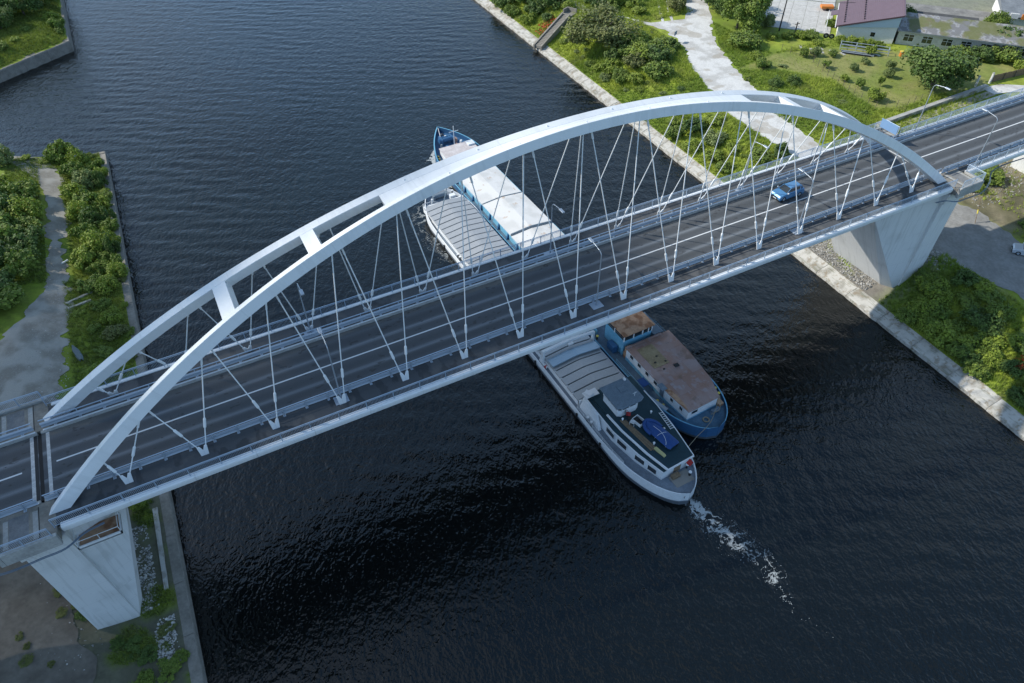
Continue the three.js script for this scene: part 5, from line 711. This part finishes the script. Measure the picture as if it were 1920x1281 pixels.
// grass: one spread of tufts
{
  const blade = []; const r = mulberry(91); for (let i = 0; i < 7; i++) { const a = r() * 6.28, d = 0.16 * r(), x = Math.cos(a) * d, z = Math.sin(a) * d, b = r() * 6.28, w = 0.035, h = 0.6 + 0.5 * r(), lx = Math.cos(b + 1) * 0.25, lz = Math.sin(b + 1) * 0.25; blade.push(x - Math.cos(b) * w, 0, z - Math.sin(b) * w, x + Math.cos(b) * w, 0, z + Math.sin(b) * w, x + lx, h, z + lz); }
  const bg = new THREE.BufferGeometry(); bg.setAttribute('position', new THREE.Float32BufferAttribute(blade, 3)); bg.computeVertexNormals();
  const spots = [], add = (x, z, h, c) => spots.push([x, groundAt(x, z) - 0.02, z, h, c]);
  const roadHit = (x, z) => { if (x > 0) { const t = z; const lx = t < -70 ? 70 : t < -58 ? lerp(70, 64.5, (t + 70) / 12) : t < -43 ? lerp(64.5, 59.4, (t + 58) / 15) : 58.6, rx = t < -79 ? 85 : t < -66 ? lerp(85, 76.6, (t + 79) / 13) : t < -55 ? lerp(76.6, 72.3, (t + 66) / 11) : t < -38 ? lerp(72.3, 67, (t + 55) / 17) : t < -20 ? 65.6 : 71; return x > lx - 0.3 && x < rx + 0.3 && z > -84; } const lx = -55.3, rx = -52.5; return z > -84 && z < -50 && x > lx && x < rx + 0.2 || (z >= -50 && x < -53.6) || (z > 0 && x < -54); };
  for (let i = 0; i < 90000; i++) { const z = -118 + 158 * r(), x = xR(z) + 2.1 + 62 * r() * Math.sqrt(r() * 0.7 + 0.3); if (roadHit(x, z) || (x > 84 && z < -57.5) || (z > -8 && z < 6.5 && x < 75) || (x > 70 && x < 98 && z > -15 && z < 9 && r() > 0.12)) continue; const gard = inPoly(x, z, GARDEN); if (gard && r() > 0.25) continue; const n = fbm(x * 0.25, z * 0.25, 3, 0, 240); add(x, z, (gard ? 0.16 : 0.28 + 0.45 * n) * (0.7 + 0.6 * r()), mulC(grassColour(x, z), 1.05 + 0.4 * r())); }
  for (let i = 0; i < 30000; i++) { const z = -88 + 106 * r(), x = xL(z) - 1.1 - 14 * r(); if (roadHit(x, z) || (z > -22 && fbm(x * 0.35, z * 0.35, 3, 0, 216) > 0.38)) continue; add(x, z, 0.2 + 0.25 * r(), mulC(grassColour(x, z), 0.9)); }
  for (let i = 0; i < 12000; i++) { const x = -47.6 - 22 * r(), z = -142.9 + (-x - 46.8) * (9.5 / 13.7) - 1.4 - 40 * r(); add(x, z, 0.35 + 0.3 * r(), mulC(mixC(grassColour(x, z), [0.15, 0.2, 0.03], 0.4), 1)); }
  const im = shade(new THREE.InstancedMesh(bg, new THREE.MeshPhysicalMaterial({ color: C(1, 1, 1), roughness: 0.9, transmission: 0.35, thickness: 0, side: THREE.DoubleSide }), spots.length)), m4 = new THREE.Matrix4(), q = new THREE.Quaternion(), up = V3(0, 1, 0), cc = new THREE.Color();
  spots.forEach(([x, y, z, h, c], i) => { q.setFromAxisAngle(up, r() * 6.28); m4.compose(V3(x, y, z), q, V3(0.55 + h * 1.1, h * 1.15, 0.55 + h * 1.1)); im.setMatrixAt(i, m4); im.setColorAt(i, cc.setRGB(...c)); });
  im.name = 'grass'; im.userData = { kind: 'stuff', label: 'tall green grass and weeds covering the canal banks', category: 'grass' }; scene.add(im);
  // red poppies by the stairs
  const fl = []; for (let i = 0; i < 260; i++) { const c = i % 2, x = (c ? 53.5 : 51.8) + (r() - 0.5) * 3.4 + (r() - 0.5), z = (c ? -99 : -97.0) + (r() - 0.5) * 3, y = groundAt(x, z) + 0.35 + 0.3 * r(), g = new THREE.CircleGeometry(0.10 + 0.07 * r(), 5); g.rotateX(-1.2 + r() * 0.8); g.rotateY(r() * 6); g.translate(x, y, z); fl.push(g); }
  for (let i = 0; i < 70; i++) { const x = 50.2 + (r() - 0.5) * 1.6, z = 24.5 + (r() - 0.5) * 2.2, g = new THREE.CircleGeometry(0.06, 5); g.rotateX(-1.3); g.translate(x, groundAt(x, z) + 0.9 + 0.5 * r(), z); fl.push(g); }
  const p = mesh('poppies', fl, std(C(0.42, 0.035, 0.02), 0.8, 0, { side: THREE.DoubleSide })); p.userData = { kind: 'stuff', label: 'red poppies flowering on the bank near the stairs', category: 'flowers' };
  // rubble below the piers
  const sg = new THREE.DodecahedronGeometry(1, 0), st = []; const stone = (x, z, s, k) => st.push([x, groundAt(x, z) + s * 0.2, z, s, k]);
  for (let i = 0; i < 900; i++) { const z = -4 + 10 * r(), x = -48.6 - 1.6 * r(); if (fbm(x * 1.7, z * 1.2, 3, 0, 250) < 0.30 + 0.35 * r()) continue; stone(x, z, 0.05 + 0.13 * r() * r(), 0.2 + 0.4 * r()); }
  for (let i = 0; i < 700; i++) { const z = 7.4 + 5 * r(), x = -47.6 - 1.9 * r(); if (fbm(x * 1.9, z * 1.4, 3, 0, 251) < 0.30 + 0.35 * r()) continue; stone(x, z, 0.05 + 0.16 * r() * r(), 0.25 + 0.4 * r()); }
  for (let i = 0; i < 1500; i++) { const z = -9 + 13 * r(), x = xR(z) + 2.2 + 3.2 * r(); stone(x, z, 0.06 + 0.15 * r() * r(), 0.12 + 0.3 * r()); }
  for (let i = 0; i < 500; i++) { const z = 3 + 5.5 * r(), x = 54.4 + 3.4 * r(); stone(x, z, 0.06 + 0.2 * r() * r(), 0.2 + 0.25 * r()); }
  for (let i = 0; i < 700; i++) { const z = -7 + 8 * r(), x = 73 + 16 * r(); stone(x, z, 0.05 + 0.14 * r() * r(), 0.2 + 0.25 * r()); }
  for (let i = 0; i < 1600; i++) { const z = -60 + 70 * r(), x = -53.5 - 2.2 * r() - (z > -40 ? 3 * r() : 0); stone(x, z, 0.03 + 0.09 * r() * r(), 0.2 + 0.3 * r()); }
  const si = shade(new THREE.InstancedMesh(sg, std(C(1, 1, 1), 0.95), st.length)); st.forEach(([x, y, z, s, k], i) => { q.setFromEuler(new THREE.Euler(r() * 6, r() * 6, r() * 6)); m4.compose(V3(x, y, z), q, V3(s * (0.7 + 0.7 * r()), s * (0.5 + 0.4 * r()), s)); si.setMatrixAt(i, m4); si.setColorAt(i, cc.setRGB(k, k * 0.98, k * 0.93)); });
  si.name = 'rubble'; si.userData = { kind: 'stuff', label: 'loose pale stones and rubble round the pier feet', category: 'rubble' }; scene.add(si);
  for (const [z0, z1, d] of [[-5.5, 4.6, 0]]) tag(mesh('concrete_strip', [hull8([V3(-47.75, -17.3, z0), V3(-47.25, -17.3, z0), V3(-47.6, -17.3, z1), V3(-48.0, -17.3, z1), V3(-47.75, -17.02, z0), V3(-47.25, -17.02, z0), V3(-47.6, -17.02, z1), V3(-48.0, -17.02, z1)])], M.quay), 'broken pale concrete strip lying in the rubble beside the quay', 'concrete strip');
}
// foam: propeller wash, bow wave and wash along the hulls, as scattered bubble rafts
{
  const r = mulberry(303), pos = [], flake = (x, z, s) => { const y = wave(x, z) + 0.015, a = r() * 6.28; for (const k of [0, -2.09, -4.19]) pos.push(x + Math.cos(a + k) * s * (0.7 + 0.8 * r()), y, z + Math.sin(a + k) * s * (0.7 + 0.8 * r())); };
  const sp = new THREE.CatmullRomCurve3([[4.2, 20.0], [4.6, 21.6], [4.9, 24], [5.8, 27], [6.4, 30.3], [5.6, 33], [6.4, 36.2], [7.4, 39]].map(p => V3(p[0], 0, p[1])));
  const ridged = (x, z, s, k) => { const wx = x + 0.5 * fbm(x * 1.3, z * 1.3, 2, 0, s + 7), wz = z + 0.5 * fbm(x * 1.3 + 9, z * 1.3, 2, 0, s + 8); return 1 - Math.abs(2 * fbm(wx * k, wz * k, 4, 0, s) - 1) * 3; };
  for (let i = 0; i < 150000; i++) { const t = r(), c = sp.getPoint(t), w = lerp(0.6, 1.9, smooth(0, 0.3, t)) * lerp(1, 0.4, smooth(0.5, 1, t)), e = (r() + r() + r() - 1.5) * 1.1, x = c.x + e * w, z = c.z + (r() - 0.5), v = Math.max(ridged(x, z, 401, 0.8), ridged(x + 30, z, 404, 1.7) * 0.85) + 0.25 * smooth(0.12, 0, t) - Math.abs(e) * 0.35 - 0.55 * smooth(0.35, 1, t), p = smooth(0.15, 0.95, v); if (r() > p * p * p * p) continue; flake(x, z, 0.012 + 0.026 * r()); }
  for (let i = 0; i < 30000; i++) { const z = -63 + 14 * r(), e = 12.05 + 0.02 * z - 4.35 * taper(z, -64.6, 14.2, 9.5, 8.5, 1.45, 2.4, 0.95, 0.55), d = r() * r() * (0.5 + 1.9 * smooth(-63, -58, z) * smooth(-49, -55, z)), x = e - 0.02 - d, p = smooth(0.1, 0.8, ridged(x, z, 402, 0.9) + 0.5 - d * 0.35); if (r() > p * p) continue; flake(x, z, 0.02 + 0.05 * r()); }
  for (let i = 0; i < 60000; i++) { if (i % 2) continue; const z = -47 + 36 * r(), d = r() * r() * 3, x = 3.4 + 0.019 * z - 4.2 * taper(z, -47.6, 19.9, 9, 9.5) - 0.03 - d, p = smooth(0.35, 1, ridged(x, z, 403, 0.7) - 0.08 * d + 0.35 * smooth(-38, -46, z) - 0.012 * (z + 46)); if (r() > p * p) continue; flake(x, z, 0.015 + 0.03 * r()); }
  const g = new THREE.BufferGeometry(); g.setAttribute('position', new THREE.Float32BufferAttribute(pos, 3)); g.computeVertexNormals();
  const m = mesh('foam', g, std(C(0.38, 0.42, 0.44), 0.9, 0, { side: THREE.DoubleSide })); m.userData = { kind: 'stuff', label: 'white propeller wash and bow foam around the barges', category: 'foam' };
}
// ---------------------------------------------------------------- houses and yard on the far bank
{
  const GY = -13.75, TH = -0.85, at = (x, z) => V3(x, 0, z).applyAxisAngle(V3(0, 1, 0), TH).add(V3(102, 0, -57.5)), put = (x, z) => { const q = at(x, z); return [q.x, GY, q.z]; };
  const roofTex = speck([0.145, 0.098, 0.120], [0.12, 0.08, 0.10], [0.17, 0.118, 0.142], 4, 512, 171, 5, 0.5), tileMat = tx(roofTex, 0.55);
  const h = thing('house', 'white house with a large purple-brown tiled mono-pitch roof', 'house', put(0, 0), TH);
  const prof = (z0, z1, x0, x1, y0, y1) => hull8([V3(x0, -0.3, z0), V3(x1, -0.3, z0), V3(x1, -0.3, z1), V3(x0, -0.3, z1), V3(x0, y0, z0), V3(x1, y1, z0), V3(x1, y1, z1), V3(x0, y0, z1)]);
  mesh('wall', [prof(-14, 0, 0, 11.4, 2.25, 5.55)], M.plaster, h);
  const gp = std(C(0.42, 0.52, 0.60), 0.7); mesh('gable_panel', [hull8([V3(0.6, 2.3, 0.02), V3(11.45, 3.6, 0.02), V3(11.45, 3.6, 0.35), V3(0.6, 2.3, 0.35), V3(0.3, 2.42, 0.02), V3(11.45, 5.62, 0.02), V3(11.45, 5.62, 0.35), V3(0.3, 2.42, 0.35)])], gp, h);
  mesh('gutter', [box(-0.75, -0.55, 2.1, 2.25, -14.6, 0.6)], M.white, h);
  const slope = x => 2.36 + (x + 0.6) * 0.29, roof = sheet(steps([-0.6, 11.9, 0.09]), steps([-14.6, 0.62, 0.19]), (x, z) => { const k = (((x + 0.6) / 0.36) % 1), c = (((z + 20) / 0.38) % 1); return [x, slope(x) + 0.06 * (1 - k) * 0.8 + 0.02 * Math.sin(c * 6.283) + 0.1, z]; });
  const rf = mesh('roof', roof, tileMat, h); mesh('roof_board', [hull8([V3(-0.6, 2.22, -14.6), V3(11.9, 5.86, -14.6), V3(11.9, 5.86, 0.6), V3(-0.6, 2.22, 0.6), V3(-0.6, 2.44, -14.6), V3(11.9, 6.06, -14.6), V3(11.9, 6.06, 0.6), V3(-0.6, 2.44, 0.6)])], std(C(0.12, 0.07, 0.085), 0.6), rf);
  const sg = std(C(0.045, 0.025, 0.032), 0.6); for (const [x, n] of [[0.9, 10], [4.6, 9]]) for (let i = 0; i < n; i++) mesh('snow_guard', [box(x - 0.1, x + 0.1, slope(x) + 0.1, slope(x) + 0.32, -0.9 - i * 1.45 - 0.8, -0.9 - i * 1.45)], sg, rf);
  mesh('ridge_cap', [bar(V3(11.9, slope(11.9) + 0.2, -14.6), V3(11.9, slope(11.9) + 0.2, 0.62), 0.3, 0.12)], tileMat, rf); mesh('rake_trim', [bar(V3(-0.6, slope(-0.6) + 0.1, 0.66), V3(11.9, slope(11.9) + 0.1, 0.66), 0.08, 0.24)], std(C(0.10, 0.055, 0.068), 0.6), rf);
  mesh('porch_roof', [hull8([V3(-2.0, 1.95, -9.5), V3(-0.55, 2.35, -9.5), V3(-0.55, 2.35, -6.6), V3(-2.0, 1.95, -6.6), V3(-2.0, 2.05, -9.5), V3(-0.55, 2.45, -9.5), V3(-0.55, 2.45, -6.6), V3(-2.0, 2.05, -6.6)])], tileMat, h);
  windowAt(h, 'window', 7.1, 1.5, 0.0, 0.9, 0.9, 0, 1); windowAt(h, 'window', 0.0, 1.3, -4, 1.1, 0.9, -1, 0); windowAt(h, 'window', 0.0, 1.3, -8, 1.1, 0.9, -1, 0); mesh('door', [box(-0.05, -0.005, 0, 2.0, -11.5, -10.6)], M.slate, h);
  // long low building with mossy roof
  const b = thing('long_building', 'long low building with a moss-grown roof and paned windows', 'building', put(12.0, 0), TH);
  mesh('wall', [box(0, 46, -0.3, 2.75, -9, -0.6)], tx(speck([0.50, 0.49, 0.46], [0.40, 0.39, 0.36], [0.56, 0.55, 0.53], 5, 512, 173), 0.9), b);
  mesh('roof', sheet(steps([-0.4, 46.4, 0.5]), steps([-9.6, 0.1, 0.4]), (x, z) => [x, 3.02 + (-z) * 0.06 + 0.12 * (fbm(x * 0.5, z * 0.7, 4, 0, 260) - 0.5), z]), M.moss, b); mesh('eave_board', [box(-0.4, 46.4, 2.76, 2.98, -9.6, 0.05)], M.conc, b);
  for (const x of [2.2, 5.8, 9.6, 13.2, 16.9, 20.6, 24.4, 28]) { windowAt(b, 'window', x, 1.55, -0.6, 1.9, 1.35, 0, 1); mesh('glazing_bar', [box(x - 0.03, x + 0.03, 0.88, 2.22, -0.588, -0.55), box(x - 0.95, x + 0.95, 1.72, 1.77, -0.588, -0.55)], M.white, b); }
  const b2 = thing('warehouse', 'warehouse with grey sheet roof behind the mossy building', 'building', put(33, -16), TH); mesh('wall', [box(0, 34, -0.3, 3.0, -14, 0)], M.plaster, b2); mesh('roof', [hull8([V3(-0.4, 3.0, -14.4), V3(34, 3.0, -14.4), V3(34, 3.0, 0.4), V3(-0.4, 3.0, 0.4), V3(-0.4, 4.6, -14.4), V3(34, 4.6, -14.4), V3(34, 3.2, 0.4), V3(-0.4, 3.2, 0.4)])], tx(speck([0.16, 0.18, 0.20], [0.11, 0.12, 0.135], [0.23, 0.25, 0.27], 6, 512, 175), 0.8), b2);
  for (const [i, [x, w, c]] of [[1.0, 1.6, M.plaster], [3.2, 1.8, M.orange]].entries()) mesh('gable_end', [box(x, x + w, 3.0, 4.0, 0.42, 0.8)], c, b2);
  struct('yard_ground', (() => { const a = [[14, -27], [34, -27], [34, -10.2], [14, -10.2]].map(([x, z]) => { const q = at(x, z); return [q.x, q.z]; }); return planarUV(flat(a, GY + 0.05)); })(), tx(speck([0.20, 0.195, 0.185], [0.11, 0.11, 0.11], [0.28, 0.275, 0.26], 9, 512, 177), 0.95));
  const shed = thing('shed', 'dark flat-roofed shed behind the mossy building', 'shed', put(15, -11.5), TH); mesh('wall', [box(0, 13, -0.2, 2.2, -3.2, 0)], M.tarBlack, shed); mesh('roof', [box(-0.3, 13.3, 2.2, 2.35, -3.5, 0.2)], tx(speck([0.06, 0.06, 0.062], [0.035, 0.035, 0.037], [0.09, 0.09, 0.09], 4, 512, 179), 0.9), shed);
  car('red car parked between the sheds behind the mossy building', C(0.40, 0.06, 0.05), [put(22, -9.9)[0], GY + 0.05, put(22, -9.9)[2]], TH);
  plant('tree', 'dark tree rising behind the purple roof', 'tree', put(13.5, -12)[0], put(13.5, -12)[2], 2.4, 5, 'deep', undefined, { big: true }); plant('tree', 'tree beside the warehouse gable', 'tree', put(31.5, -12)[0], put(31.5, -12)[2], 2.4, 5.4, 'mid', undefined, { big: true });
  // concrete yard of cast slabs
  const yard = thing('concrete_yard', 'pale concrete yard of cast slabs beside the house', 'yard', put(0, 0), TH), sgeo = [0, 1, 2].map(k => { const g = planarUV(rbox(-1.52, 1.52, -0.1, 0.10, -1.52, 1.52, 0.02)), a = g.attributes.uv; for (let i = 0; i < a.count; i++) a.setXY(i, a.getX(i) + k * 1.9, a.getY(i) + k * 1.3); return g; }), ry = mulberry(88), ym = tx(speck([0.47, 0.465, 0.445], [0.38, 0.37, 0.35], [0.52, 0.515, 0.50], 5, 512, 181), 0.92);
  for (let i = 0; i < 5; i++) for (let j = 0; j < 9; j++) { const m = mesh('concrete_slab', sgeo[Math.floor(ry() * 3)], ym, yard); m.position.set(-2.8 - i * 3.08 - (j > 5 ? 0 : 0), 0.02 + ry() * 0.02, -2.4 - j * 3.08); }
  // wooden poles and wires
  const poleAt = (label, x, z, dx, dz, H) => { const p = thing('utility_pole', label, 'pole', [x, GY, z]); mesh('shaft', [rod(V3(0, -0.3, 0), V3(dx, H, dz), 0.16, 0.11, 8)], M.tarBlack, p); mesh('cross_arm', [box(dx - 0.7, dx + 0.7, H - 0.5, H - 0.38, dz - 0.05, dz + 0.05)], M.wood, p); };
  poleAt('tall dark wooden pole between the hedge and the concrete yard', 93.6, -65.9, 0.5, -0.4, 7.2); poleAt('short dark wooden pole beside the hedge', 95.9, -63.4, 0.15, -0.1, 2.3);
  for (const o of [-0.5, 0.5]) tag(mesh('overhead_wire', [tube([V3(94.1 + o, GY + 6.8, -66.3), V3(103, GY + 5.6, -62), V3(107.5 + o * 0.4, GY + 5.6, -59.5)], 0.025, 5, 24)], M.tarBlack), 'dark overhead wire from the tall pole to the house', 'wire', 'overhead wires');
  // yard gear in front of the house
  const tyre = (label, x, z, y, lean) => { const t = thing('tyre', label, 'tyre', [put(x, z)[0], GY + y, put(x, z)[2]], TH, 'tyres by the hedge'); mesh('tread', [new THREE.TorusGeometry(0.42, 0.17, 8, 20)], M.rubber, t).rotation.x = lean; mesh('wheel_disc', [rod(V3(0, 0, -0.05), V3(0, 0, 0.05), 0.28, 0.28, 14)], M.steel, t).rotation.x = lean; };
  for (let i = 0; i < 5; i++) tyre(i > 2 ? 'large black tyre standing up against the yard rack' : 'black tyre lying in the row beside the hedge', -6.3 + i * 1.15 + (i > 2 ? 0.8 : 0), 2.6 - (i > 2 ? 0.6 : 0), i > 2 ? 0.75 : 0.2, i > 2 ? 0.25 : Math.PI / 2);
  const rack = thing('pipe_rack', 'low grey pipe frame rack in front of the house', 'rack', put(1.2, 5.2), TH); for (const z of [0, 1.5]) for (const y of [0.55, 1.25]) mesh('pipe', [R(0, y, z, 9.5, y, z, 0.06)], M.galv, rack); for (const x of [0, 3.1, 6.3, 9.5]) { for (const z of [0, 1.5]) mesh('leg', [R(x, 0, z, x, 1.4, z, 0.06)], M.galv, rack); mesh('brace', [R(x, 1.2, 0, x, 1.2, 1.5, 0.05)], M.galv, rack); } 
  for (let i = 0; i < 4; i++) tag(mesh('timber_beam', [box(0.3 + i * 0.1, 8 - i * 0.6, 0.05, 0.25, 2.0 + i * 0.35, 2.25 + i * 0.35).rotateY(TH).translate(put(1.2, 5.2)[0], GY, put(1.2, 5.2)[2])], i % 2 ? M.tarBlack : M.galv), i % 2 ? 'dark beam lying beside the pipe rack' : 'grey beam lying beside the pipe rack', 'beam', i % 2 ? 'dark beams by the rack' : 'grey beams by the rack');
  for (let i = 0; i < 5; i++) { const q = put(1.2 + i * 1.9, 3.4); plant('bush', 'vine along the trellis in front of the house wall', 'vine', q[0], q[2], 1.15, 1.7, 'fresh', 'vines on the house trellis', { y: GY + 0.3 }); }
  const bin = thing('oil_drum', 'orange drum at the end of the yard rack', 'drum', put(13.2, 5.6), TH); mesh('barrel', [rod(V3(0, 0, 0), V3(0, 0.95, 0), 0.42, 0.42, 16)], M.orange, bin); mesh('lid', [rod(V3(0, 0.95, 0), V3(0, 1.0, 0), 0.44, 0.42, 16)], M.yellow, bin);
  for (let i = 0; i < 6; i++) tag(mesh('paving_slab', [rbox(-0.7, 0.7, 0.0, 0.08, -0.28, 0.28, 0.02).rotateY(0.9 + i * 0.12).translate(91.5 + i * 1.05, GY, -57.0 + (i % 3) * 1.1 + i * 0.9)], M.conc), 'loose pale paving slab on the garden grass by the tyres', 'paving slab', 'loose paving slabs');
  const eq = thing('trailer', 'orange trailer partly hidden by the porch at the top of the yard', 'trailer', put(-3.0, -15.5), TH + 0.3); mesh('bed', [rbox(-1.4, 1.4, 0.55, 1.1, -0.8, 0.8)], M.orange, eq); for (const s of [-1, 1]) mesh('wheel', [rod(V3(0, 0.35, s * 0.85), V3(0, 0.35, s * 1.0), 0.35, 0.35, 14)], M.rubber, eq); mesh('drawbar', [R(1.4, 0.6, 0, 2.6, 0.45, 0, 0.05)], M.tarBlack, eq);
  const gate = thing('yard_fence', 'pale metal frame fence beside the concrete yard', 'fence', put(-2.4, -2.2), TH); for (let i = 0; i < 4; i++) mesh('post', [R(0, 0, -i * 2.8, 0, 1.7, -i * 2.8, 0.05)], M.white, gate); for (const y of [0.5, 1.1, 1.65]) mesh('rail', [R(0, y, 0, 0, y, -8.4, 0.03)], M.white, gate);
  plant('bush', 'green shrub behind the pale yard fence', 'bush', put(-1.4, -6)[0], put(-1.4, -6)[2], 1.3, 2, 'mid');
}
// garden fence of thin posts and wire, low garden wall
{
  const g = thing('garden_fence', 'thin wire fence on dark posts round the dry garden', 'fence'), pts = [[86.5, -57.5], [88.8, -52], [85.7, -42.3], [84.1, -35.4], [83.5, -29.6], [89.5, -27.6], [97, -28.0]], pm = std(C(0.12, 0.10, 0.085), 0.9), wires = [];
  for (let k = 0; k < pts.length - 1; k++) { const [a, b] = pts[k], [c, d] = pts[k + 1], n = Math.round(Math.hypot(c - a, d - b) / 1.9); for (let i = 0; i < n; i++) { const x = lerp(a, c, i / n), z = lerp(b, d, i / n), y = groundR(x, z); mesh('post', [R(x, y - 0.2, z, x + 0.05, y + 1.5, z, 0.045, 6)], pm, g); } for (const h of [0.4, 0.9, 1.4]) mesh('wire', [R(a, -13.75 + h, b, c, -13.75 + h, d, 0.012, 4)], pm, g); }
  const w = thing('garden_wall', 'low pale concrete wall running along the garden beside the approach', 'wall', [78.5, -13.8, -24.3], 0.035);
  for (let i = 0; i < 15; i++) mesh('wall_panel', [box(i * 2.0, i * 2.0 + 1.97, -0.3, 0.75 + (i % 3) * 0.02, -0.55, 0.1)], M.quay, w); mesh('coping', [box(-0.1, 30.1, 0.81, 0.90, -0.62, 0.17)], M.conc, w);
  struct('footpath', planarUV(flat([[78, -23.6], [108, -24.6], [108, -22.9], [78, -21.9]], -13.69)), tx(speck([0.34, 0.32, 0.27], [0.24, 0.22, 0.17], [0.42, 0.40, 0.35], 6, 512, 191), 0.95));
  for (const [i, [x, z]] of [[107.8, -27.2], [111.3, -26.8]].entries()) { const p = thing('gate_post', i ? 'pale concrete gate post farther from the big tree' : 'pale concrete gate post next to the big tree', 'gate post', [x, -13.75, z]); mesh('pillar', [rbox(-0.16, 0.16, -0.2, 2.0, -0.16, 0.16, 0.03)], M.plaster, p); mesh('cap', [rbox(-0.2, 0.2, 2.0, 2.1, -0.2, 0.2, 0.03)], M.conc, p); }
  const f2 = thing('board_fence', 'dark brown board fence running on from the gate posts', 'fence', [112, -13.75, -27.0], -0.1); for (let i = 0; i < 24; i++) mesh('board', [box(i * 0.75, i * 0.75 + 0.7, 0, 1.35 + (i % 2) * 0.05, -0.03, 0.03)], M.wood, f2); for (let i = 0; i < 7; i++) mesh('post', [box(i * 3 - 0.06, i * 3 + 0.06, -0.2, 1.5, 0.035, 0.15)], M.bark, f2);
}
// road sign by the gravel road, fallen board on the leafy bank, car-width barrier pole behind the pier
{
  const s = thing('road_sign', 'small blue sign on a white post beside the gravel road', 'sign', [69.6, -13.75, -72], 0.5); mesh('post', [R(0, -0.2, 0, 0, 2.0, 0, 0.05)], M.white, s); mesh('sign_board', [box(-0.75, 0.55, 1.55, 2.35, 0.06, 0.10)], std(C(0.10, 0.17, 0.24), 0.6), s);
  const p = thing('marker_pole', 'leaning pole with a yellow marker behind the pier', 'pole', [68.5, -13.75, 3.2], 0); mesh('shaft', [rod(V3(0, -0.2, 0), V3(1.1, 3.4, -1.6), 0.05, 0.035, 8)], M.wood, p); mesh('marker', [rod(V3(0.42, 1.35, -0.62), V3(0.58, 1.85, -0.85), 0.11, 0.11, 8)], M.yellow, p);
  const b = thing('rowing_boat', 'small overturned pale blue boat lying on the leafy bank near the bridge', 'boat', [-52.9, groundL(-52.9, -33.6), -33.6], 0.25), zs = steps([-1.7, 1.7, 0.2]), w = z => 0.42 * taper(z, -1.8, 1.8, 1.5, 1.5); mesh('hull', skin(zs, z => [w(z), 0.05], z => [w(z) * 0.6, 0.42]), std(C(0.16, 0.20, 0.22), 0.6), b); mesh('bottom', plankDeck(zs, z => [w(z) * 0.6, 0.42], 0), std(C(0.10, 0.13, 0.14), 0.6), b);
  tag(mesh('log', [rod(V3(-52.7, groundL(-52.7, -55) + 0.15, -55.2), V3(-53.5, groundL(-53.5, -54) + 0.15, -54.4), 0.16, 0.13, 8)], M.white), 'pale fallen log at the edge of the gravel track', 'log');
  for (const [i, [x0, z0, x1, z1]] of [[-53.6, -44.6, -50.3, -46.8], [-53.4, -43.4, -50.6, -44.9]].entries()) tag(mesh('concrete_strip', [bar(V3(x0, groundL(x0, z0) + 0.05, z0), V3(x1, groundL(x1, z1) + 0.05, z1), 0.35, 0.2)], M.quay), i ? 'concrete strip across the grass nearer the bridge' : 'concrete strip across the grass farther from the bridge', 'concrete strip');
}
// added unseen cloud, its outline shaped to shade the deck and spare the arch: its shadow lies over the left approach, the sterns and the near bank
{
  const r = mulberry(707), puffs = [], D = SUN_DIR.clone().multiplyScalar(700), proto = new THREE.IcosahedronGeometry(1, 1);
  const north = X => X < -70 ? -58 : lerp(-58, -24, smooth(-70, 0, X)), cover = (X, Z) => smooth(16, -4, X) * smooth(-10, 6, Z - north(X)) * smooth(12, 3, Z - 6 * smooth(-20, -70, X)) + smooth(15, 24, Z - 0.05 * X) * smooth(14, 26, X);
  for (let X = -130; X < 130; X += 4) for (let Z = -80; Z < 80; Z += 4) {
    const x = X + (r() - 0.5) * 4, z = Z + (r() - 0.5) * 4, p = clamp(cover(x, z) + 0.35 * (fbm(x * 0.07, z * 0.07, 2, 0, 270) - 0.5)); if (cover(x, z) < 0.03 || r() > p * 1.1) continue;
    const g = proto.clone(), s = 2.5 + 1.2 * r(); g.scale(s, s * (0.6 + 0.3 * r()), s); g.rotateY(r() * 6); g.translate(x + D.x, D.y + (r() - 0.3) * 14 * p, z + D.z); puffs.push(g);
  }
  const m = struct('cloud', merge(puffs), std(C(0.9, 0.9, 0.9), 1)); m.userData.label = 'unseen cloud added to shade the deck and sterns, shaped to leave the arch sunlit';
}
renderer.render(scene, camera);
